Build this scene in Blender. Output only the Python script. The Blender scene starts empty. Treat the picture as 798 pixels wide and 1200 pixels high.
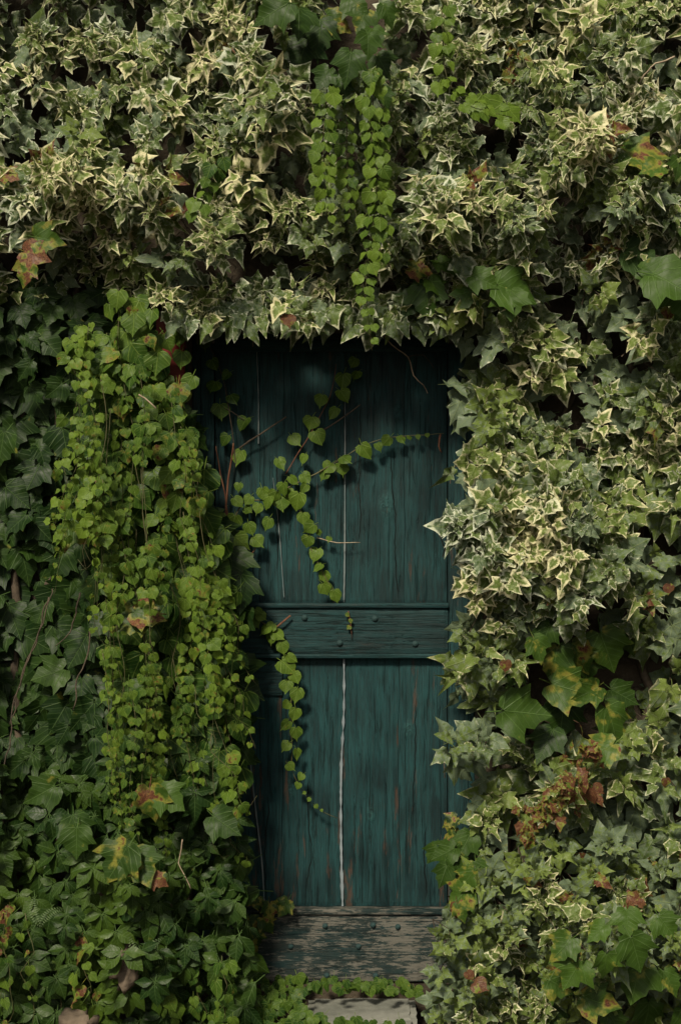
import bpy, bmesh, math, random
import numpy as np
from mathutils import Vector, Matrix, noise
R = math.radians
rnd = random.Random(11)
C = bpy.context.scene.collection

# ------------------------------------------------------------------ camera, light, exposure
S = 0.000587          # metres per photo pixel per metre of distance
D = 4.6               # camera distance to the plane Y = 0
CZ = 1.72             # eye height
cam_d = bpy.data.cameras.new('camera'); cam = bpy.data.objects.new('camera', cam_d); C.objects.link(cam)
cam.location = (0, -D, CZ); cam.rotation_euler = (R(90), 0, 0)
cam_d.sensor_fit = 'VERTICAL'; cam_d.sensor_height = 36; cam_d.lens = 36 / (1200 * S)
cam_d.clip_end = 2000; cam_d.clip_start = 0.05
bpy.context.scene.camera = cam
SUN_EL, SUN_AZ = 43, 20            # degrees; azimuth measured from the wall's outward normal towards the left
world = bpy.data.worlds.new('World'); bpy.context.scene.world = world; world.use_nodes = True
wn = world.node_tree; bg = wn.nodes['Background']
sky = wn.nodes.new('ShaderNodeTexSky'); sky.sky_type = 'NISHITA'; sky.sun_disc = False
sky.sun_elevation = R(SUN_EL); sky.sun_rotation = R(180 + SUN_AZ)
sky.air_density = 1.0; sky.dust_density = 4.0; sky.ozone_density = 1.0
hs = wn.nodes.new('ShaderNodeHueSaturation'); hs.inputs['Saturation'].default_value = 0.12
wm = wn.nodes.new('ShaderNodeMix'); wm.data_type = 'RGBA'; wm.blend_type = 'MULTIPLY'; wm.inputs[0].default_value = 1; wm.inputs[7].default_value = (1.0, 0.965, 0.88, 1)
wn.links.new(sky.outputs[0], hs.inputs['Color']); wn.links.new(hs.outputs[0], wm.inputs[6]); wn.links.new(wm.outputs[2], bg.inputs[0])
bg.inputs[1].default_value = 0.05
sun_d = bpy.data.lights.new('sun', 'SUN'); sun = bpy.data.objects.new('sun', sun_d); C.objects.link(sun)
sun_d.energy = 3.6; sun_d.angle = R(9); sun_d.color = (1.0, 0.90, 0.70)
sdir = Vector((-math.sin(R(SUN_AZ)) * math.cos(R(SUN_EL)), -math.cos(R(SUN_AZ)) * math.cos(R(SUN_EL)), math.sin(R(SUN_EL))))
sun.rotation_euler = sdir.to_track_quat('Z', 'Y').to_euler(); sun.location = (-2, -4, 6)
vs = bpy.context.scene.view_settings
vs.view_transform = 'Standard'; vs.look = 'None'; vs.gamma = 1; vs.exposure = 0.55

def at(px, py, Y):
    k = S * (D + Y)
    return Vector(((px - 399) * k, Y, CZ - (py - 600) * k))
def m_per_px(Y): return S * (D + Y)

# ------------------------------------------------------------------ materials
def newmat(name):
    m = bpy.data.materials.new(name); m.use_nodes = True
    nt = m.node_tree; nt.nodes.clear()
    return m, nt
class NB:
    """small node helper"""
    def __init__(s, nt): s.nt = nt
    def n(s, t, **kw):
        x = s.nt.nodes.new(t)
        for k, v in kw.items(): setattr(x, k, v)
        return x
    def link(s, a, b): s.nt.links.new(a, b)
    def put(s, sock, v):
        if isinstance(v, bpy.types.NodeSocket): s.link(v, sock)
        else: sock.default_value = v
    def math(s, op, a, b=0.0, c=None, clamp=False):
        x = s.n('ShaderNodeMath', operation=op, use_clamp=clamp)
        s.put(x.inputs[0], a); s.put(x.inputs[1], b)
        if c is not None: s.put(x.inputs[2], c)
        return x.outputs[0]
    def mix(s, f, a, b, typ='MIX'):
        x = s.n('ShaderNodeMix', data_type='RGBA', blend_type=typ, clamp_factor=True)
        s.put(x.inputs[0], f)
        for i, v in ((6, a), (7, b)):
            if isinstance(v, tuple) and len(v) == 3: v = v + (1,)
            s.put(x.inputs[i], v)
        return x.outputs[2]
    def ss(s, v, lo, hi):
        x = s.n('ShaderNodeMapRange', interpolation_type='SMOOTHSTEP')
        s.put(x.inputs[0], v); s.put(x.inputs[1], lo); s.put(x.inputs[2], hi)
        return x.outputs[0]
    def noise(s, vec, scale, detail=2.0, rough=0.5, w=None, dist=0.0):
        x = s.n('ShaderNodeTexNoise')
        if w is not None:
            x.noise_dimensions = '4D'; s.put(x.inputs['W'], w)
        s.link(vec, x.inputs['Vector']); x.inputs['Scale'].default_value = scale
        x.inputs['Detail'].default_value = detail; x.inputs['Roughness'].default_value = rough
        x.inputs['Distortion'].default_value = dist
        return x.outputs['Fac']
    def mapped(s, vec, scale, loc=(0, 0, 0)):
        x = s.n('ShaderNodeMapping'); s.link(vec, x.inputs[0]); x.inputs['Scale'].default_value = scale
        x.inputs['Location'].default_value = loc
        return x.outputs[0]

def leaf_material(name, joined, dark, light, cream, veincol, rough=0.45, glauc=None, vein_w=0.014, transl=0.28, red=False):
    m, nt = newmat(name); b = NB(nt)
    if joined:
        a = b.n('ShaderNodeAttribute'); a.attribute_name = 'tone'; col, alpha = a.outputs['Color'], a.outputs['Alpha']
    else:
        a = b.n('ShaderNodeObjectInfo'); col, alpha = a.outputs['Color'], a.outputs['Alpha']
    sep = b.n('ShaderNodeSeparateColor'); b.link(col, sep.inputs[0])
    tR, tG, tB = sep.outputs
    uv = b.n('ShaderNodeUVMap'); uv.uv_map = 'UVMap'
    ra = b.n('ShaderNodeAttribute'); ra.attribute_name = 'rad'; rad = ra.outputs['Fac']
    w = b.math('MULTIPLY', alpha, 53.0)
    n1 = b.noise(uv.outputs[0], 5.0, 3, 0.6, w)
    n2 = b.noise(uv.outputs[0], 2.2, 2, 0.5, w)
    n3 = b.noise(uv.outputs[0], 22.0, 2, 0.6, w)
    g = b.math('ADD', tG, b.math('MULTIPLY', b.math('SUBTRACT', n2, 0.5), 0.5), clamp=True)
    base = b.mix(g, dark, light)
    if glauc: base = b.mix(b.ss(b.math('ADD', n1, b.math('MULTIPLY', b.math('SUBTRACT', b.math('SUBTRACT', 0.95, tR), tG), 0.35)), 0.47, 0.62), base, glauc)
    # veins: rays from the petiole, mirrored about the midrib
    sx = b.n('ShaderNodeSeparateXYZ'); b.link(uv.outputs[0], sx.inputs[0])
    ax = b.math('ABSOLUTE', sx.outputs[0]); y = sx.outputs[1]
    dmin = None
    for ang in (0, 42, 84):
        ca, sa = math.cos(R(ang)), math.sin(R(ang))
        dd = b.math('ABSOLUTE', b.math('SUBTRACT', b.math('MULTIPLY', ax, ca), b.math('MULTIPLY', y, sa)))
        dmin = dd if dmin is None else b.math('MINIMUM', dmin, dd)
    # side veins: slanting bands off the midrib
    sv = b.math('ABSOLUTE', b.math('SUBTRACT', b.math('FRACT', b.math('MULTIPLY', b.math('SUBTRACT', y, b.math('MULTIPLY', ax, 0.75)), 6.0)), 0.5))
    vein = b.math('SUBTRACT', 1.0, b.ss(dmin, vein_w * 0.3, vein_w * 1.9))
    vs2 = b.math('MULTIPLY', b.math('SUBTRACT', 1.0, b.ss(sv, 0.02, 0.13)), 0.35)
    vv = b.math('MAXIMUM', vein, vs2)
    base = b.mix(b.math('MULTIPLY', vv, 0.45), base, veincol)
    # cream margin
    thr = b.math('SUBTRACT', 1.12, b.math('MULTIPLY', tR, 0.62))
    e = b.math('ADD', rad, b.math('MULTIPLY', b.math('SUBTRACT', n1, 0.5), 1.3))
    e = b.math('ADD', e, b.math('MULTIPLY', b.math('SUBTRACT', b.math('FRACT', b.math('MULTIPLY', alpha, 7.3)), 0.5), 0.30))
    cm = b.math('MULTIPLY', b.ss(e, thr, b.math('ADD', thr, 0.34)), b.ss(tR, 0.02, 0.12))
    cream_c = b.mix(b.ss(tG, 0.25, 0.75), tuple(cream[i] * (0.92, 1.0, 1.22)[i] for i in range(3)), tuple(cream[i] * (1.05, 1.0, 0.96)[i] for i in range(3)))
    base = b.mix(cm, base, cream_c)
    # pale mottling inside variegated leaves
    mo = b.math('MULTIPLY', b.ss(n1, 0.50, 0.66), b.math('MULTIPLY', tR, 0.55))
    base = b.mix(mo, base, tuple(0.55 * cream[i] + 0.45 * light[i] for i in range(3)))
    # autumn decay: yellow, then brown in blotches
    dn = b.math('ADD', b.math('MULTIPLY', b.math('SUBTRACT', n2, 0.5), 1.7), b.math('ADD', 0.5, b.math('MULTIPLY', b.math('SUBTRACT', n1, 0.5), 0.8)))
    yel = b.ss(b.math('ADD', dn, b.math('MULTIPLY', tB, 0.8)), 0.84, 1.10)
    bro = b.ss(b.math('ADD', dn, b.math('MULTIPLY', tB, 0.8)), 1.05, 1.22)
    base = b.mix(b.math('MULTIPLY', yel, 0.85), base, (0.21, 0.20, 0.035))
    bc = b.mix(b.ss(n3, 0.3, 0.7), (0.050, 0.022, 0.014), b.mix(b.ss(n1, .35, .65), (0.25, 0.125, 0.055), (0.17, 0.055, 0.032)))
    base = b.mix(bro, base, bc)
    # fine mottling
    base = b.mix(b.math('MULTIPLY', b.ss(n3, 0.35, 0.75), 0.25), base, (0.02, 0.03, 0.012))
    p = b.n('ShaderNodeBsdfPrincipled'); b.link(base, p.inputs['Base Color'])
    b.put(p.inputs['Roughness'], b.math('ADD', rough, b.math('MULTIPLY', b.math('SUBTRACT', n1, 0.5), 0.25)))
    p.inputs['Specular IOR Level'].default_value = 0.17
    bmp = b.n('ShaderNodeBump'); bmp.inputs['Strength'].default_value = 0.5; bmp.inputs['Distance'].default_value = 0.002
    b.link(b.math('ADD', b.math('MULTIPLY', vv, -1.0), b.math('MULTIPLY', n1, 1.2)), bmp.inputs['Height']); b.link(bmp.outputs[0], p.inputs['Normal'])
    tr = b.n('ShaderNodeBsdfTranslucent'); b.link(base, tr.inputs[0])
    mx = b.n('ShaderNodeMixShader'); mx.inputs[0].default_value = transl
    b.link(p.outputs[0], mx.inputs[1]); b.link(tr.outputs[0], mx.inputs[2])
    o = b.n('ShaderNodeOutputMaterial'); b.link(mx.outputs[0], o.inputs[0])
    return m

LM = {}
for j in (0, 1):
    suf = '_joined' if j else ''
    LM['ivy', j] = leaf_material('ivy_leaf' + suf, j, (0.036, 0.070, 0.020), (0.150, 0.205, 0.044), (0.68, 0.66, 0.43), (0.20, 0.25, 0.09), 0.42, (0.125, 0.168, 0.105))
    LM['ivytip', j] = LM['ivy', j]
    LM['heart', j] = leaf_material('creeper_leaf' + suf, j, (0.020, 0.060, 0.009), (0.135, 0.215, 0.024), (0.45, 0.48, 0.22), (0.26, 0.36, 0.08), 0.42, transl=0.38)
    LM['boston', j] = leaf_material('boston_leaf' + suf, j, (0.008, 0.024, 0.005), (0.065, 0.125, 0.014), (0.4, 0.4, 0.1), (0.10, 0.17, 0.05), 0.46, vein_w=0.009, transl=0.22)
    LM['oval', j] = leaf_material('leaflet' + suf, j, (0.011, 0.031, 0.006), (0.080, 0.135, 0.014), (0.4, 0.4, 0.1), (0.13, 0.22, 0.07), 0.40, vein_w=0.009)

def simple(name, c1, c2, scale=8, rough=0.8, stretch=(1, 1, 1), bump=0.3, dist=0.003, spec=0.3):
    m, nt = newmat(name); b = NB(nt)
    tc = b.n('ShaderNodeTexCoord'); v = b.mapped(tc.outputs['Object'], stretch)
    n = b.noise(v, scale, 6, 0.65); n2 = b.noise(v, scale * 5, 4, 0.6)
    col = b.mix(b.ss(n, 0.3, 0.7), c1, c2)
    col = b.mix(b.math('MULTIPLY', n2, 0.4), col, tuple(x * 0.45 for x in c1))
    p = b.n('ShaderNodeBsdfPrincipled'); b.link(col, p.inputs['Base Color']); p.inputs['Roughness'].default_value = rough
    p.inputs['Specular IOR Level'].default_value = spec
    bm_ = b.n('ShaderNodeBump'); bm_.inputs['Strength'].default_value = bump; bm_.inputs['Distance'].default_value = dist
    b.link(b.math('ADD', n, b.math('MULTIPLY', n2, 0.5)), bm_.inputs['Height']); b.link(bm_.outputs[0], p.inputs['Normal'])
    o = b.n('ShaderNodeOutputMaterial'); b.link(p.outputs[0], o.inputs[0])
    return m

def wood_material(name, horiz=False, flake=0.0, rust=0.35, tint=1.0):
    """weathered teal paint over old timber; grain runs along Z, or X when horiz"""
    m, nt = newmat(name); b = NB(nt)
    tc = b.n('ShaderNodeTexCoord'); oi = b.n('ShaderNodeObjectInfo')
    mp = b.n('ShaderNodeMapping'); b.link(tc.outputs['Object'], mp.inputs[0])
    cx = b.n('ShaderNodeCombineXYZ'); b.link(b.math('MULTIPLY', oi.outputs['Random'], 7.0), cx.inputs[0]); b.link(b.math('MULTIPLY', oi.outputs['Random'], 3.0), cx.inputs[2])
    b.link(cx.outputs[0], mp.inputs['Location'])
    pos = mp.outputs[0]
    g = (1, 1, 0.045) if not horiz else (0.045, 1, 1)
    g2 = (1, 1, 0.13) if not horiz else (0.13, 1, 1)
    v = b.mapped(pos, g); v2 = b.mapped(pos, g2)
    fine = b.noise(v, 260, 5, 0.75)
    mid = b.noise(v, 80, 6, 0.75, dist=0.9)
    swirl = b.noise(v2, 14, 3, 0.55, dist=2.2)
    blot = b.noise(pos, 5.5, 5, 0.6)
    blot2 = b.noise(v2, 22, 6, 0.75)
    t = tint
    col = b.mix(b.ss(blot, 0.3, 0.7), (0.0038 * t, 0.017 * t, 0.0195 * t), (0.0090 * t, 0.046 * t, 0.050 * t))
    col = b.mix(b.math('MULTIPLY', b.ss(swirl, 0.42, 0.62), 0.45), col, (0.014 * t, 0.060 * t, 0.064 * t))
    # chalky worn ridges and dark grooves
    col = b.mix(b.math('MULTIPLY', b.ss(mid, 0.55, 0.72), 0.45), col, (0.024, 0.056, 0.056))
    col = b.mix(b.math('MULTIPLY', b.ss(fine, 0.54, 0.42), 0.5), col, (0.005, 0.010, 0.010))
    gr = b.ss(mid, 0.44, 0.34)
    col = b.mix(b.math('MULTIPLY', b.math('MULTIPLY', gr, b.ss(blot, 0.3, 0.65)), 0.75), col, (0.010, 0.016, 0.015))
    # knots, and drying cracks that wander down the boards
    gp = b.n('ShaderNodeNewGeometry'); sp = b.n('ShaderNodeSeparateXYZ'); b.link(gp.outputs['Position'], sp.inputs[0]); px_, pz_ = sp.outputs[0], sp.outputs[2]
    iso = b.noise(pos, 55, 5, 0.7, dist=1.5); kk = None; ck = None
    if not horiz:
        for kx, kz, kr in ((0.152, 1.74, .035), (0.225, 1.00, .022), (-0.165, 0.80, .025), (0.10, 0.72, .02), (0.19, 2.05, .02)):
            d = b.math('SQRT', b.math('ADD', b.math('POWER', b.math('ABSOLUTE', b.math('SUBTRACT', px_, kx)), 2.0), b.math('POWER', b.math('ABSOLUTE', b.math('MULTIPLY', b.math('SUBTRACT', pz_, kz), 0.55)), 2.0)))
            q = b.math('SUBTRACT', 1.0, b.ss(b.math('ADD', d, b.math('MULTIPLY', b.math('SUBTRACT', iso, 0.5), 0.02)), kr * 0.35, kr)); kk = q if kk is None else b.math('MAXIMUM', kk, q)
        wob = b.math('MULTIPLY', b.math('SUBTRACT', b.noise(b.mapped(pos, (0.02, 1, 1)), 6.0, 4, 0.55), 0.5), 0.05)
        for cx_, z0, z1, sl in ((0.190, 1.42, 1.92, -.05), (-0.215, 1.5, 1.9, .03), (0.245, 0.70, 1.12, .02), (-0.10, 0.45, 0.85, -.03), (0.06, 1.6, 2.1, .01), (0.28, 0.42, 0.7, 0.0), (-0.25, 0.45, 0.8, .02)):
            dx = b.math('ABSOLUTE', b.math('SUBTRACT', b.math('SUBTRACT', px_, cx_), b.math('ADD', wob, b.math('MULTIPLY', b.math('SUBTRACT', pz_, z0), sl))))
            q = b.math('MULTIPLY', b.math('SUBTRACT', 1.0, b.ss(dx, 0.0006, 0.0024)), b.math('MULTIPLY', b.ss(pz_, z0, z0 + .06), b.ss(pz_, z1, z1 - .06))); ck = q if ck is None else b.math('MAXIMUM', ck, q)
        col = b.mix(b.math('MULTIPLY', kk, 0.45), col, b.mix(b.ss(iso, 0.4, 0.6), (0.008, 0.030, 0.031), (0.030, 0.105, 0.104)))
        col = b.mix(b.math('MULTIPLY', ck, 0.9), col, (0.004, 0.006, 0.006))
    # bare reddish wood where the paint has gone, more of it low down
    sx = b.n('ShaderNodeSeparateXYZ'); geo = b.n('ShaderNodeNewGeometry'); b.link(geo.outputs['Position'], sx.inputs[0])
    low = b.math('SUBTRACT', 1.0, b.ss(sx.outputs[2], 0.35, 1.5))
    rr = b.math('ADD', blot2, b.math('MULTIPLY', low, 0.06))
    rm = b.math('MULTIPLY', b.ss(rr, 0.61, 0.68), rust * 1.6)
    col = b.mix(rm, col, (0.085, 0.040, 0.024))
    if flake:
        f = b.ss(b.math('ADD', b.noise(v2, 130, 6, 0.8), b.math('MULTIPLY', blot, 0.45)), 0.70, 0.78)
        col = b.mix(b.math('MULTIPLY', b.ss(blot2, 0.35, 0.6), 0.6), col, (0.022, 0.026, 0.023))
        col = b.mix(b.math('MULTIPLY', f, flake), col, (0.15, 0.138, 0.118))
    p = b.n('ShaderNodeBsdfPrincipled'); b.put(p.inputs['Roughness'], b.math('ADD', 0.5, b.math('MULTIPLY', blot, 0.3))); p.inputs['Specular IOR Level'].default_value = 0.22
    h = b.math('ADD', b.math('MULTIPLY', fine, 0.5), b.math('ADD', mid, b.math('MULTIPLY', gr, -0.8)))
    h = b.math('ADD', h, b.math('MULTIPLY', rm, -0.4))
    if ck is not None: h = b.math('ADD', b.math('ADD', h, b.math('MULTIPLY', ck, -1.5)), b.math('MULTIPLY', b.math('MULTIPLY', kk, iso), 1.5))
    col = b.mix(b.math('MULTIPLY', oi.outputs['Random'], 0.25), col, b.mix(0.5, col, (0.02, 0.025, 0.022)))
    bp = b.n('ShaderNodeBump'); bp.inputs['Strength'].default_value = 0.8; bp.inputs['Distance'].default_value = 0.004
    b.link(col, p.inputs['Base Color'])
    b.link(h, bp.inputs['Height']); b.link(bp.outputs[0], p.inputs['Normal'])
    o = b.n('ShaderNodeOutputMaterial'); b.link(p.outputs[0], o.inputs[0])
    return m

M = dict(
    plank=wood_material('weathered_teal_paint'), rail=wood_material('weathered_teal_paint_across', True, rust=0.1, tint=0.85),
    kick=wood_material('flaking_board', True, flake=0.75, rust=0.03, tint=0.6),
    bolt=simple('painted_bolt', (0.010, 0.026, 0.028), (0.022, 0.058, 0.058), 90, 0.75, bump=1.0),
    putty=simple('grey_filler', (0.12, 0.15, 0.17), (0.26, 0.30, 0.33), 40, 0.8, (1, 1, 0.2), 0.6),
    crackfill=simple('pale_crack_filler', (0.09, 0.13, 0.14), (0.20, 0.22, 0.22), 60, 0.8, (1, 1, 0.1), 0.6),
    red=simple('red_paint', (0.11, 0.008, 0.007), (0.17, 0.012, 0.010), 20, 0.5),
    stone=simple('pale_limestone', (0.08, 0.062, 0.045), (0.17, 0.13, 0.095), 9, 0.9, bump=0.8, dist=0.01),
    step=simple('grey_step_stone', (0.11, 0.115, 0.10), (0.24, 0.24, 0.215), 7, 0.85, bump=0.7, dist=0.006),
    soil=simple('leafy_soil', (0.035, 0.025, 0.016), (0.08, 0.06, 0.04), 14, 0.95, bump=1.0, dist=0.02),
    wall=simple('rough_stone_wall', (0.028, 0.021, 0.015), (0.075, 0.058, 0.040), 6, 0.95, bump=1.0, dist=0.02),
    bark=simple('vine_bark', (0.040, 0.030, 0.022), (0.10, 0.075, 0.052), 40, 0.85, bump=0.7),
    paletwig=simple('pale_twig', (0.22, 0.16, 0.11), (0.42, 0.34, 0.25), 50, 0.8, bump=0.6),
    redtwig=simple('red_twig', (0.085, 0.03, 0.018), (0.16, 0.07, 0.035), 50, 0.7, bump=0.5),
    greenstem=simple('green_stem', (0.055, 0.062, 0.024), (0.11, 0.09, 0.04), 40, 0.6, bump=0.3),
    fern=simple('fern_frond', (0.07, 0.11, 0.05), (0.13, 0.18, 0.08), 40, 0.7, bump=0.3),
)

# ------------------------------------------------------------------ object helpers
def link(o, parent=None):
    C.objects.link(o)
    if parent is not None: o.parent = parent
    return o
def mesh_obj(name, verts, faces, mat, parent=None, smooth=False, loc=None):
    me = bpy.data.meshes.new(name); me.from_pydata([tuple(v) for v in verts], [], faces); me.update()
    me.materials.append(mat)
    if smooth: me.polygons.foreach_set('use_smooth', [True] * len(me.polygons))
    o = bpy.data.objects.new(name, me); link(o, parent)
    if loc is not None: o.location = loc
    return o
def thing(name, label, cat, loc=(0, 0, 0), group=None):
    o = bpy.data.objects.new(name, None); o.empty_display_size = 0.05; C.objects.link(o)
    o.location = loc; o['label'] = label; o['category'] = cat
    if group: o['group'] = group
    return o
def tag(o, label, cat, group=None):
    o['label'] = label; o['category'] = cat
    if group: o['group'] = group
    return o
def grid_slab(name, x0, x1, z0, z1, yf, thick, mat, parent, nx=8, nz=40, wob=0.0, disp=0.001, edge=0.004, seed=0.0, sub=None, el=None, er=None):
    """a board whose front (facing -Y) is a subdivided, slightly uneven sheet with eased edges"""
    V, F = [], []
    us = [0] + [i / nx for i in range(nx + 1)] + [1]
    for j in range(nz + 1):
        z = z0 + (z1 - z0) * j / nz
        a = x0 + (el(z) if el else wob * noise.noise(Vector((seed, z * 5, 0)))); c = x1 + (er(z) if er else wob * noise.noise(Vector((seed + 9, z * 5, 0))))
        for i in range(nx + 1):
            u = i / nx; x = a + (c - a) * u
            e = min(u, 1 - u) * (c - a); ez = min(z - z0, z1 - z)
            y = yf + disp * noise.noise(Vector((x * 30 + seed, z * 4, seed))) * 2
            if e < edge: y += edge * 0.6 * (1 - e / edge)
            if ez < edge: y += edge * 0.6
            V.append((x, y, z))
    nf = len(V)
    for j in range(nz):
        for i in range(nx):
            p = j * (nx + 1) + i
            F.append((p, p + 1, p + nx + 2, p + nx + 1))
    # rim back
    rim = [i for i in range(nx + 1)] + [j * (nx + 1) + nx for j in range(1, nz + 1)] + [nz * (nx + 1) + i for i in range(nx - 1, -1, -1)] + [j * (nx + 1) for j in range(nz - 1, 0, -1)]
    for r in rim: V.append((V[r][0], yf + thick, V[r][2]))
    n = len(rim)
    for k in range(n):
        F.append((rim[(k + 1) % n], rim[k], nf + k, nf + (k + 1) % n))
    F.append(tuple(nf + k for k in range(n - 1, -1, -1)))
    return mesh_obj(name, V, F, mat, parent)
def tube_geo(pts, r0, r1, sides=5, wig=0.0, seed=0):
    V, F = [], []
    n = len(pts)
    for i, p in enumerate(pts):
        t = (pts[min(i + 1, n - 1)] - pts[max(i - 1, 0)])
        if t.length < 1e-7: t = Vector((0, 0, 1))
        t.normalize()
        a = t.cross(Vector((0.3, 1, 0.2))); a.normalize(); b = t.cross(a)
        r = r0 + (r1 - r0) * i / max(1, n - 1); r *= 1 + 0.25 * noise.noise(Vector((i * 0.9, seed, 3)))
        for k in range(sides):
            an = 2 * math.pi * k / sides
            V.append(p + a * (math.cos(an) * r) + b * (math.sin(an) * r))
    for i in range(n - 1):
        for k in range(sides):
            q = i * sides
            F.append((q + k, q + (k + 1) % sides, q + sides + (k + 1) % sides, q + sides + k))
    F.append(tuple(range(sides - 1, -1, -1))); F.append(tuple((n - 1) * sides + k for k in range(sides)))
    return V, F
def smooth_path(pts, step=0.02, jit=0.0, seed=0.0):
    """Catmull-Rom through the points"""
    P = [pts[0]] + list(pts) + [pts[-1]]; out = []
    for i in range(1, len(P) - 2):
        a, b, c, d = P[i - 1], P[i], P[i + 1], P[i + 2]
        n = max(2, int((c - b).length / step))
        for k in range(n):
            t = k / n
            out.append(0.5 * ((2 * b) + (c - a) * t + (2 * a - 5 * b + 4 * c - d) * t * t + (3 * b - a - 3 * c + d) * t ** 3))
    out.append(pts[-1].copy())
    if jit:
        for i, p in enumerate(out):
            p += Vector((noise.noise(Vector((i * 0.35, seed, 0))), noise.noise(Vector((i * 0.35, seed, 7))) * 0.6, noise.noise(Vector((i * 0.35, seed, 13))))) * jit
    return out
def stem(parent, pts, r0, r1, mat, name='stem', jit=0.004, sides=5, step=0.02):
    pp = smooth_path(pts, step, jit, rnd.random() * 99)
    loc = parent.location if parent else Vector((0, 0, 0))
    V, F = tube_geo([p - loc for p in pp], r0, r1, sides, seed=rnd.random() * 50)
    return mesh_obj(name, V, F, mat, parent, True), pp

# ------------------------------------------------------------------ leaf meshes (base at the origin, midrib +Y, upper face +Z, length 1)
def leaf_geo(kind, q):
    r = random.Random(q * 77 + hash_kind[kind])
    u = r.uniform
    if kind == 'ivy':
        s, d, bb = u(0.68, 1.10), u(0.72, 1.22), u(0.7, 1.15)
        half = [(0, 0.03), (0.12, -0.09), (0.34 * bb, -0.08), (0.36 * bb, 0.08), (0.36 * d, 0.16), (0.57 * s, 0.38 * u(.85, 1.25)), (0.34 * d, 0.45), (0.25 * d, 0.62), (0.13, 0.82), (0, 1.0 * u(.95, 1.12))]
        cy, fold, droop, wave = 0.30, u(-0.25, 0.55), u(0.0, 0.55), 0.09
    elif kind == 'ivytip':
        s = u(0.7, 1.25)
        half = [(0, 0.0), (0.09, -0.03), (0.19 * s, 0.05), (0.19, 0.19), (0.37 * s, 0.36 * u(.85, 1.2)), (0.19, 0.44), (0.14, 0.64), (0.07, 0.86), (0, 1.12)]
        cy, fold, droop, wave = 0.28, u(0.0, 0.8), u(-0.1, 0.5), 0.10
    elif kind == 'heart':
        s = u(0.88, 1.12)
        half = [(0, 0.08), (0.17 * s, -0.04), (0.40 * s, 0.04), (0.52 * s, 0.30), (0.47 * s, 0.56), (0.25 * s, 0.77), (0.07, 0.91), (0, 1.03 * u(.95, 1.12))]
        cy, fold, droop, wave = 0.38, u(-0.15, 0.40), u(0.0, 0.45), 0.05
    elif kind == 'boston':
        s = u(0.85, 1.1)
        half = [(0, 0.05), (0.13, -0.12), (0.33, -0.10), (0.44 * s, 0.05), (0.57 * s, 0.16), (0.56 * s, 0.32), (0.72 * s, 0.58), (0.50 * s, 0.56), (0.34, 0.58), (0.33, 0.74), (0.17, 0.86), (0, 1.12)]
        cy, fold, droop, wave = 0.36, u(0.05, 0.35), u(0.1, 0.4), 0.05
    else:
        s = u(0.85, 1.15)
        half = [(0, 0.0), (0.13 * s, 0.10), (0.27 * s, 0.34), (0.29 * s, 0.55), (0.20 * s, 0.76), (0.10 * s, 0.92), (0, 1.08)]
        cy, fold, droop, wave = 0.45, u(0.05, 0.4), u(0.1, 0.4), 0.025
    out = list(half)
    for x, y in half[-2:0:-1]:
        out.append((-x, y))
    out = [(x + (u(-.03, .03) if 0 < i < len(out) and abs(x) > 1e-6 else 0), y + (u(-.03, .03) if abs(x) > 1e-6 else 0)) for i, (x, y) in enumerate(out)]
    N = len(out); ph = u(0, 6)
    skew = u(-0.12, 0.12)
    def z(x, y, rr):
        return fold * abs(x) - droop * y * y + wave * rr * math.sin(4 * math.atan2(x, y - cy) + ph) + skew * x * y
    V, rad, uv = [], [], []
    def add(x, y, rr):
        V.append(Vector((x + skew * 0.5 * y * y, y, z(x, y, rr)))); rad.append(rr); uv.append((x, y))
    add(0, cy, 0)
    for rr in (0.68, 1.0):
        for x, y in out: add(x * rr, cy + (y - cy) * rr, rr)
    F = []
    for i in range(N):
        j = (i + 1) % N
        F.append((0, 1 + j, 1 + i)); F.append((1 + i, 1 + j, 1 + N + j, 1 + N + i))
    # petiole, a three-sided stalk running back and down
    k = len(V); L = u(0.35, 0.6); w = 0.016
    a, c = Vector((0, 0.05, z(0, 0.05, 0) - 0.012)), Vector((u(-.1, .1), -L * 0.8, -L * 0.6))
    for p in (a, c):
        for dx, dz in ((-w, 0), (w, 0), (0, -2 * w)):
            V.append(p + Vector((dx, 0, dz))); rad.append(0.0); uv.append((0.0, 0.2))
    for i in range(3):
        j = (i + 1) % 3
        F.append((k + i, k + j, k + 3 + j, k + 3 + i))
    return V, F, rad, uv
hash_kind = dict(ivy=1, ivytip=5, heart=2, boston=3, oval=4)
NVAR = 10
LG, LMESH = {}, {}
for kind in hash_kind:
    for q in range(NVAR):
        V, F, rad, uv = leaf_geo(kind, q)
        LG[kind, q] = (np.array([tuple(v) for v in V]), F, np.array(rad), np.array(uv))
        me = bpy.data.meshes.new('leaf'); me.from_pydata([tuple(v) for v in V], [], F)
        ul = me.uv_layers.new(name='UVMap'); li = np.empty(len(me.loops), int); me.loops.foreach_get('vertex_index', li)
        ul.data.foreach_set('uv', np.array(uv)[li].ravel())
        at_ = me.attributes.new('rad', 'FLOAT', 'POINT'); at_.data.foreach_set('value', rad)
        me.polygons.foreach_set('use_smooth', [True] * len(me.polygons)); me.materials.append(LM[kind, 0]); me.update()
        LMESH[kind, q] = me

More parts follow.
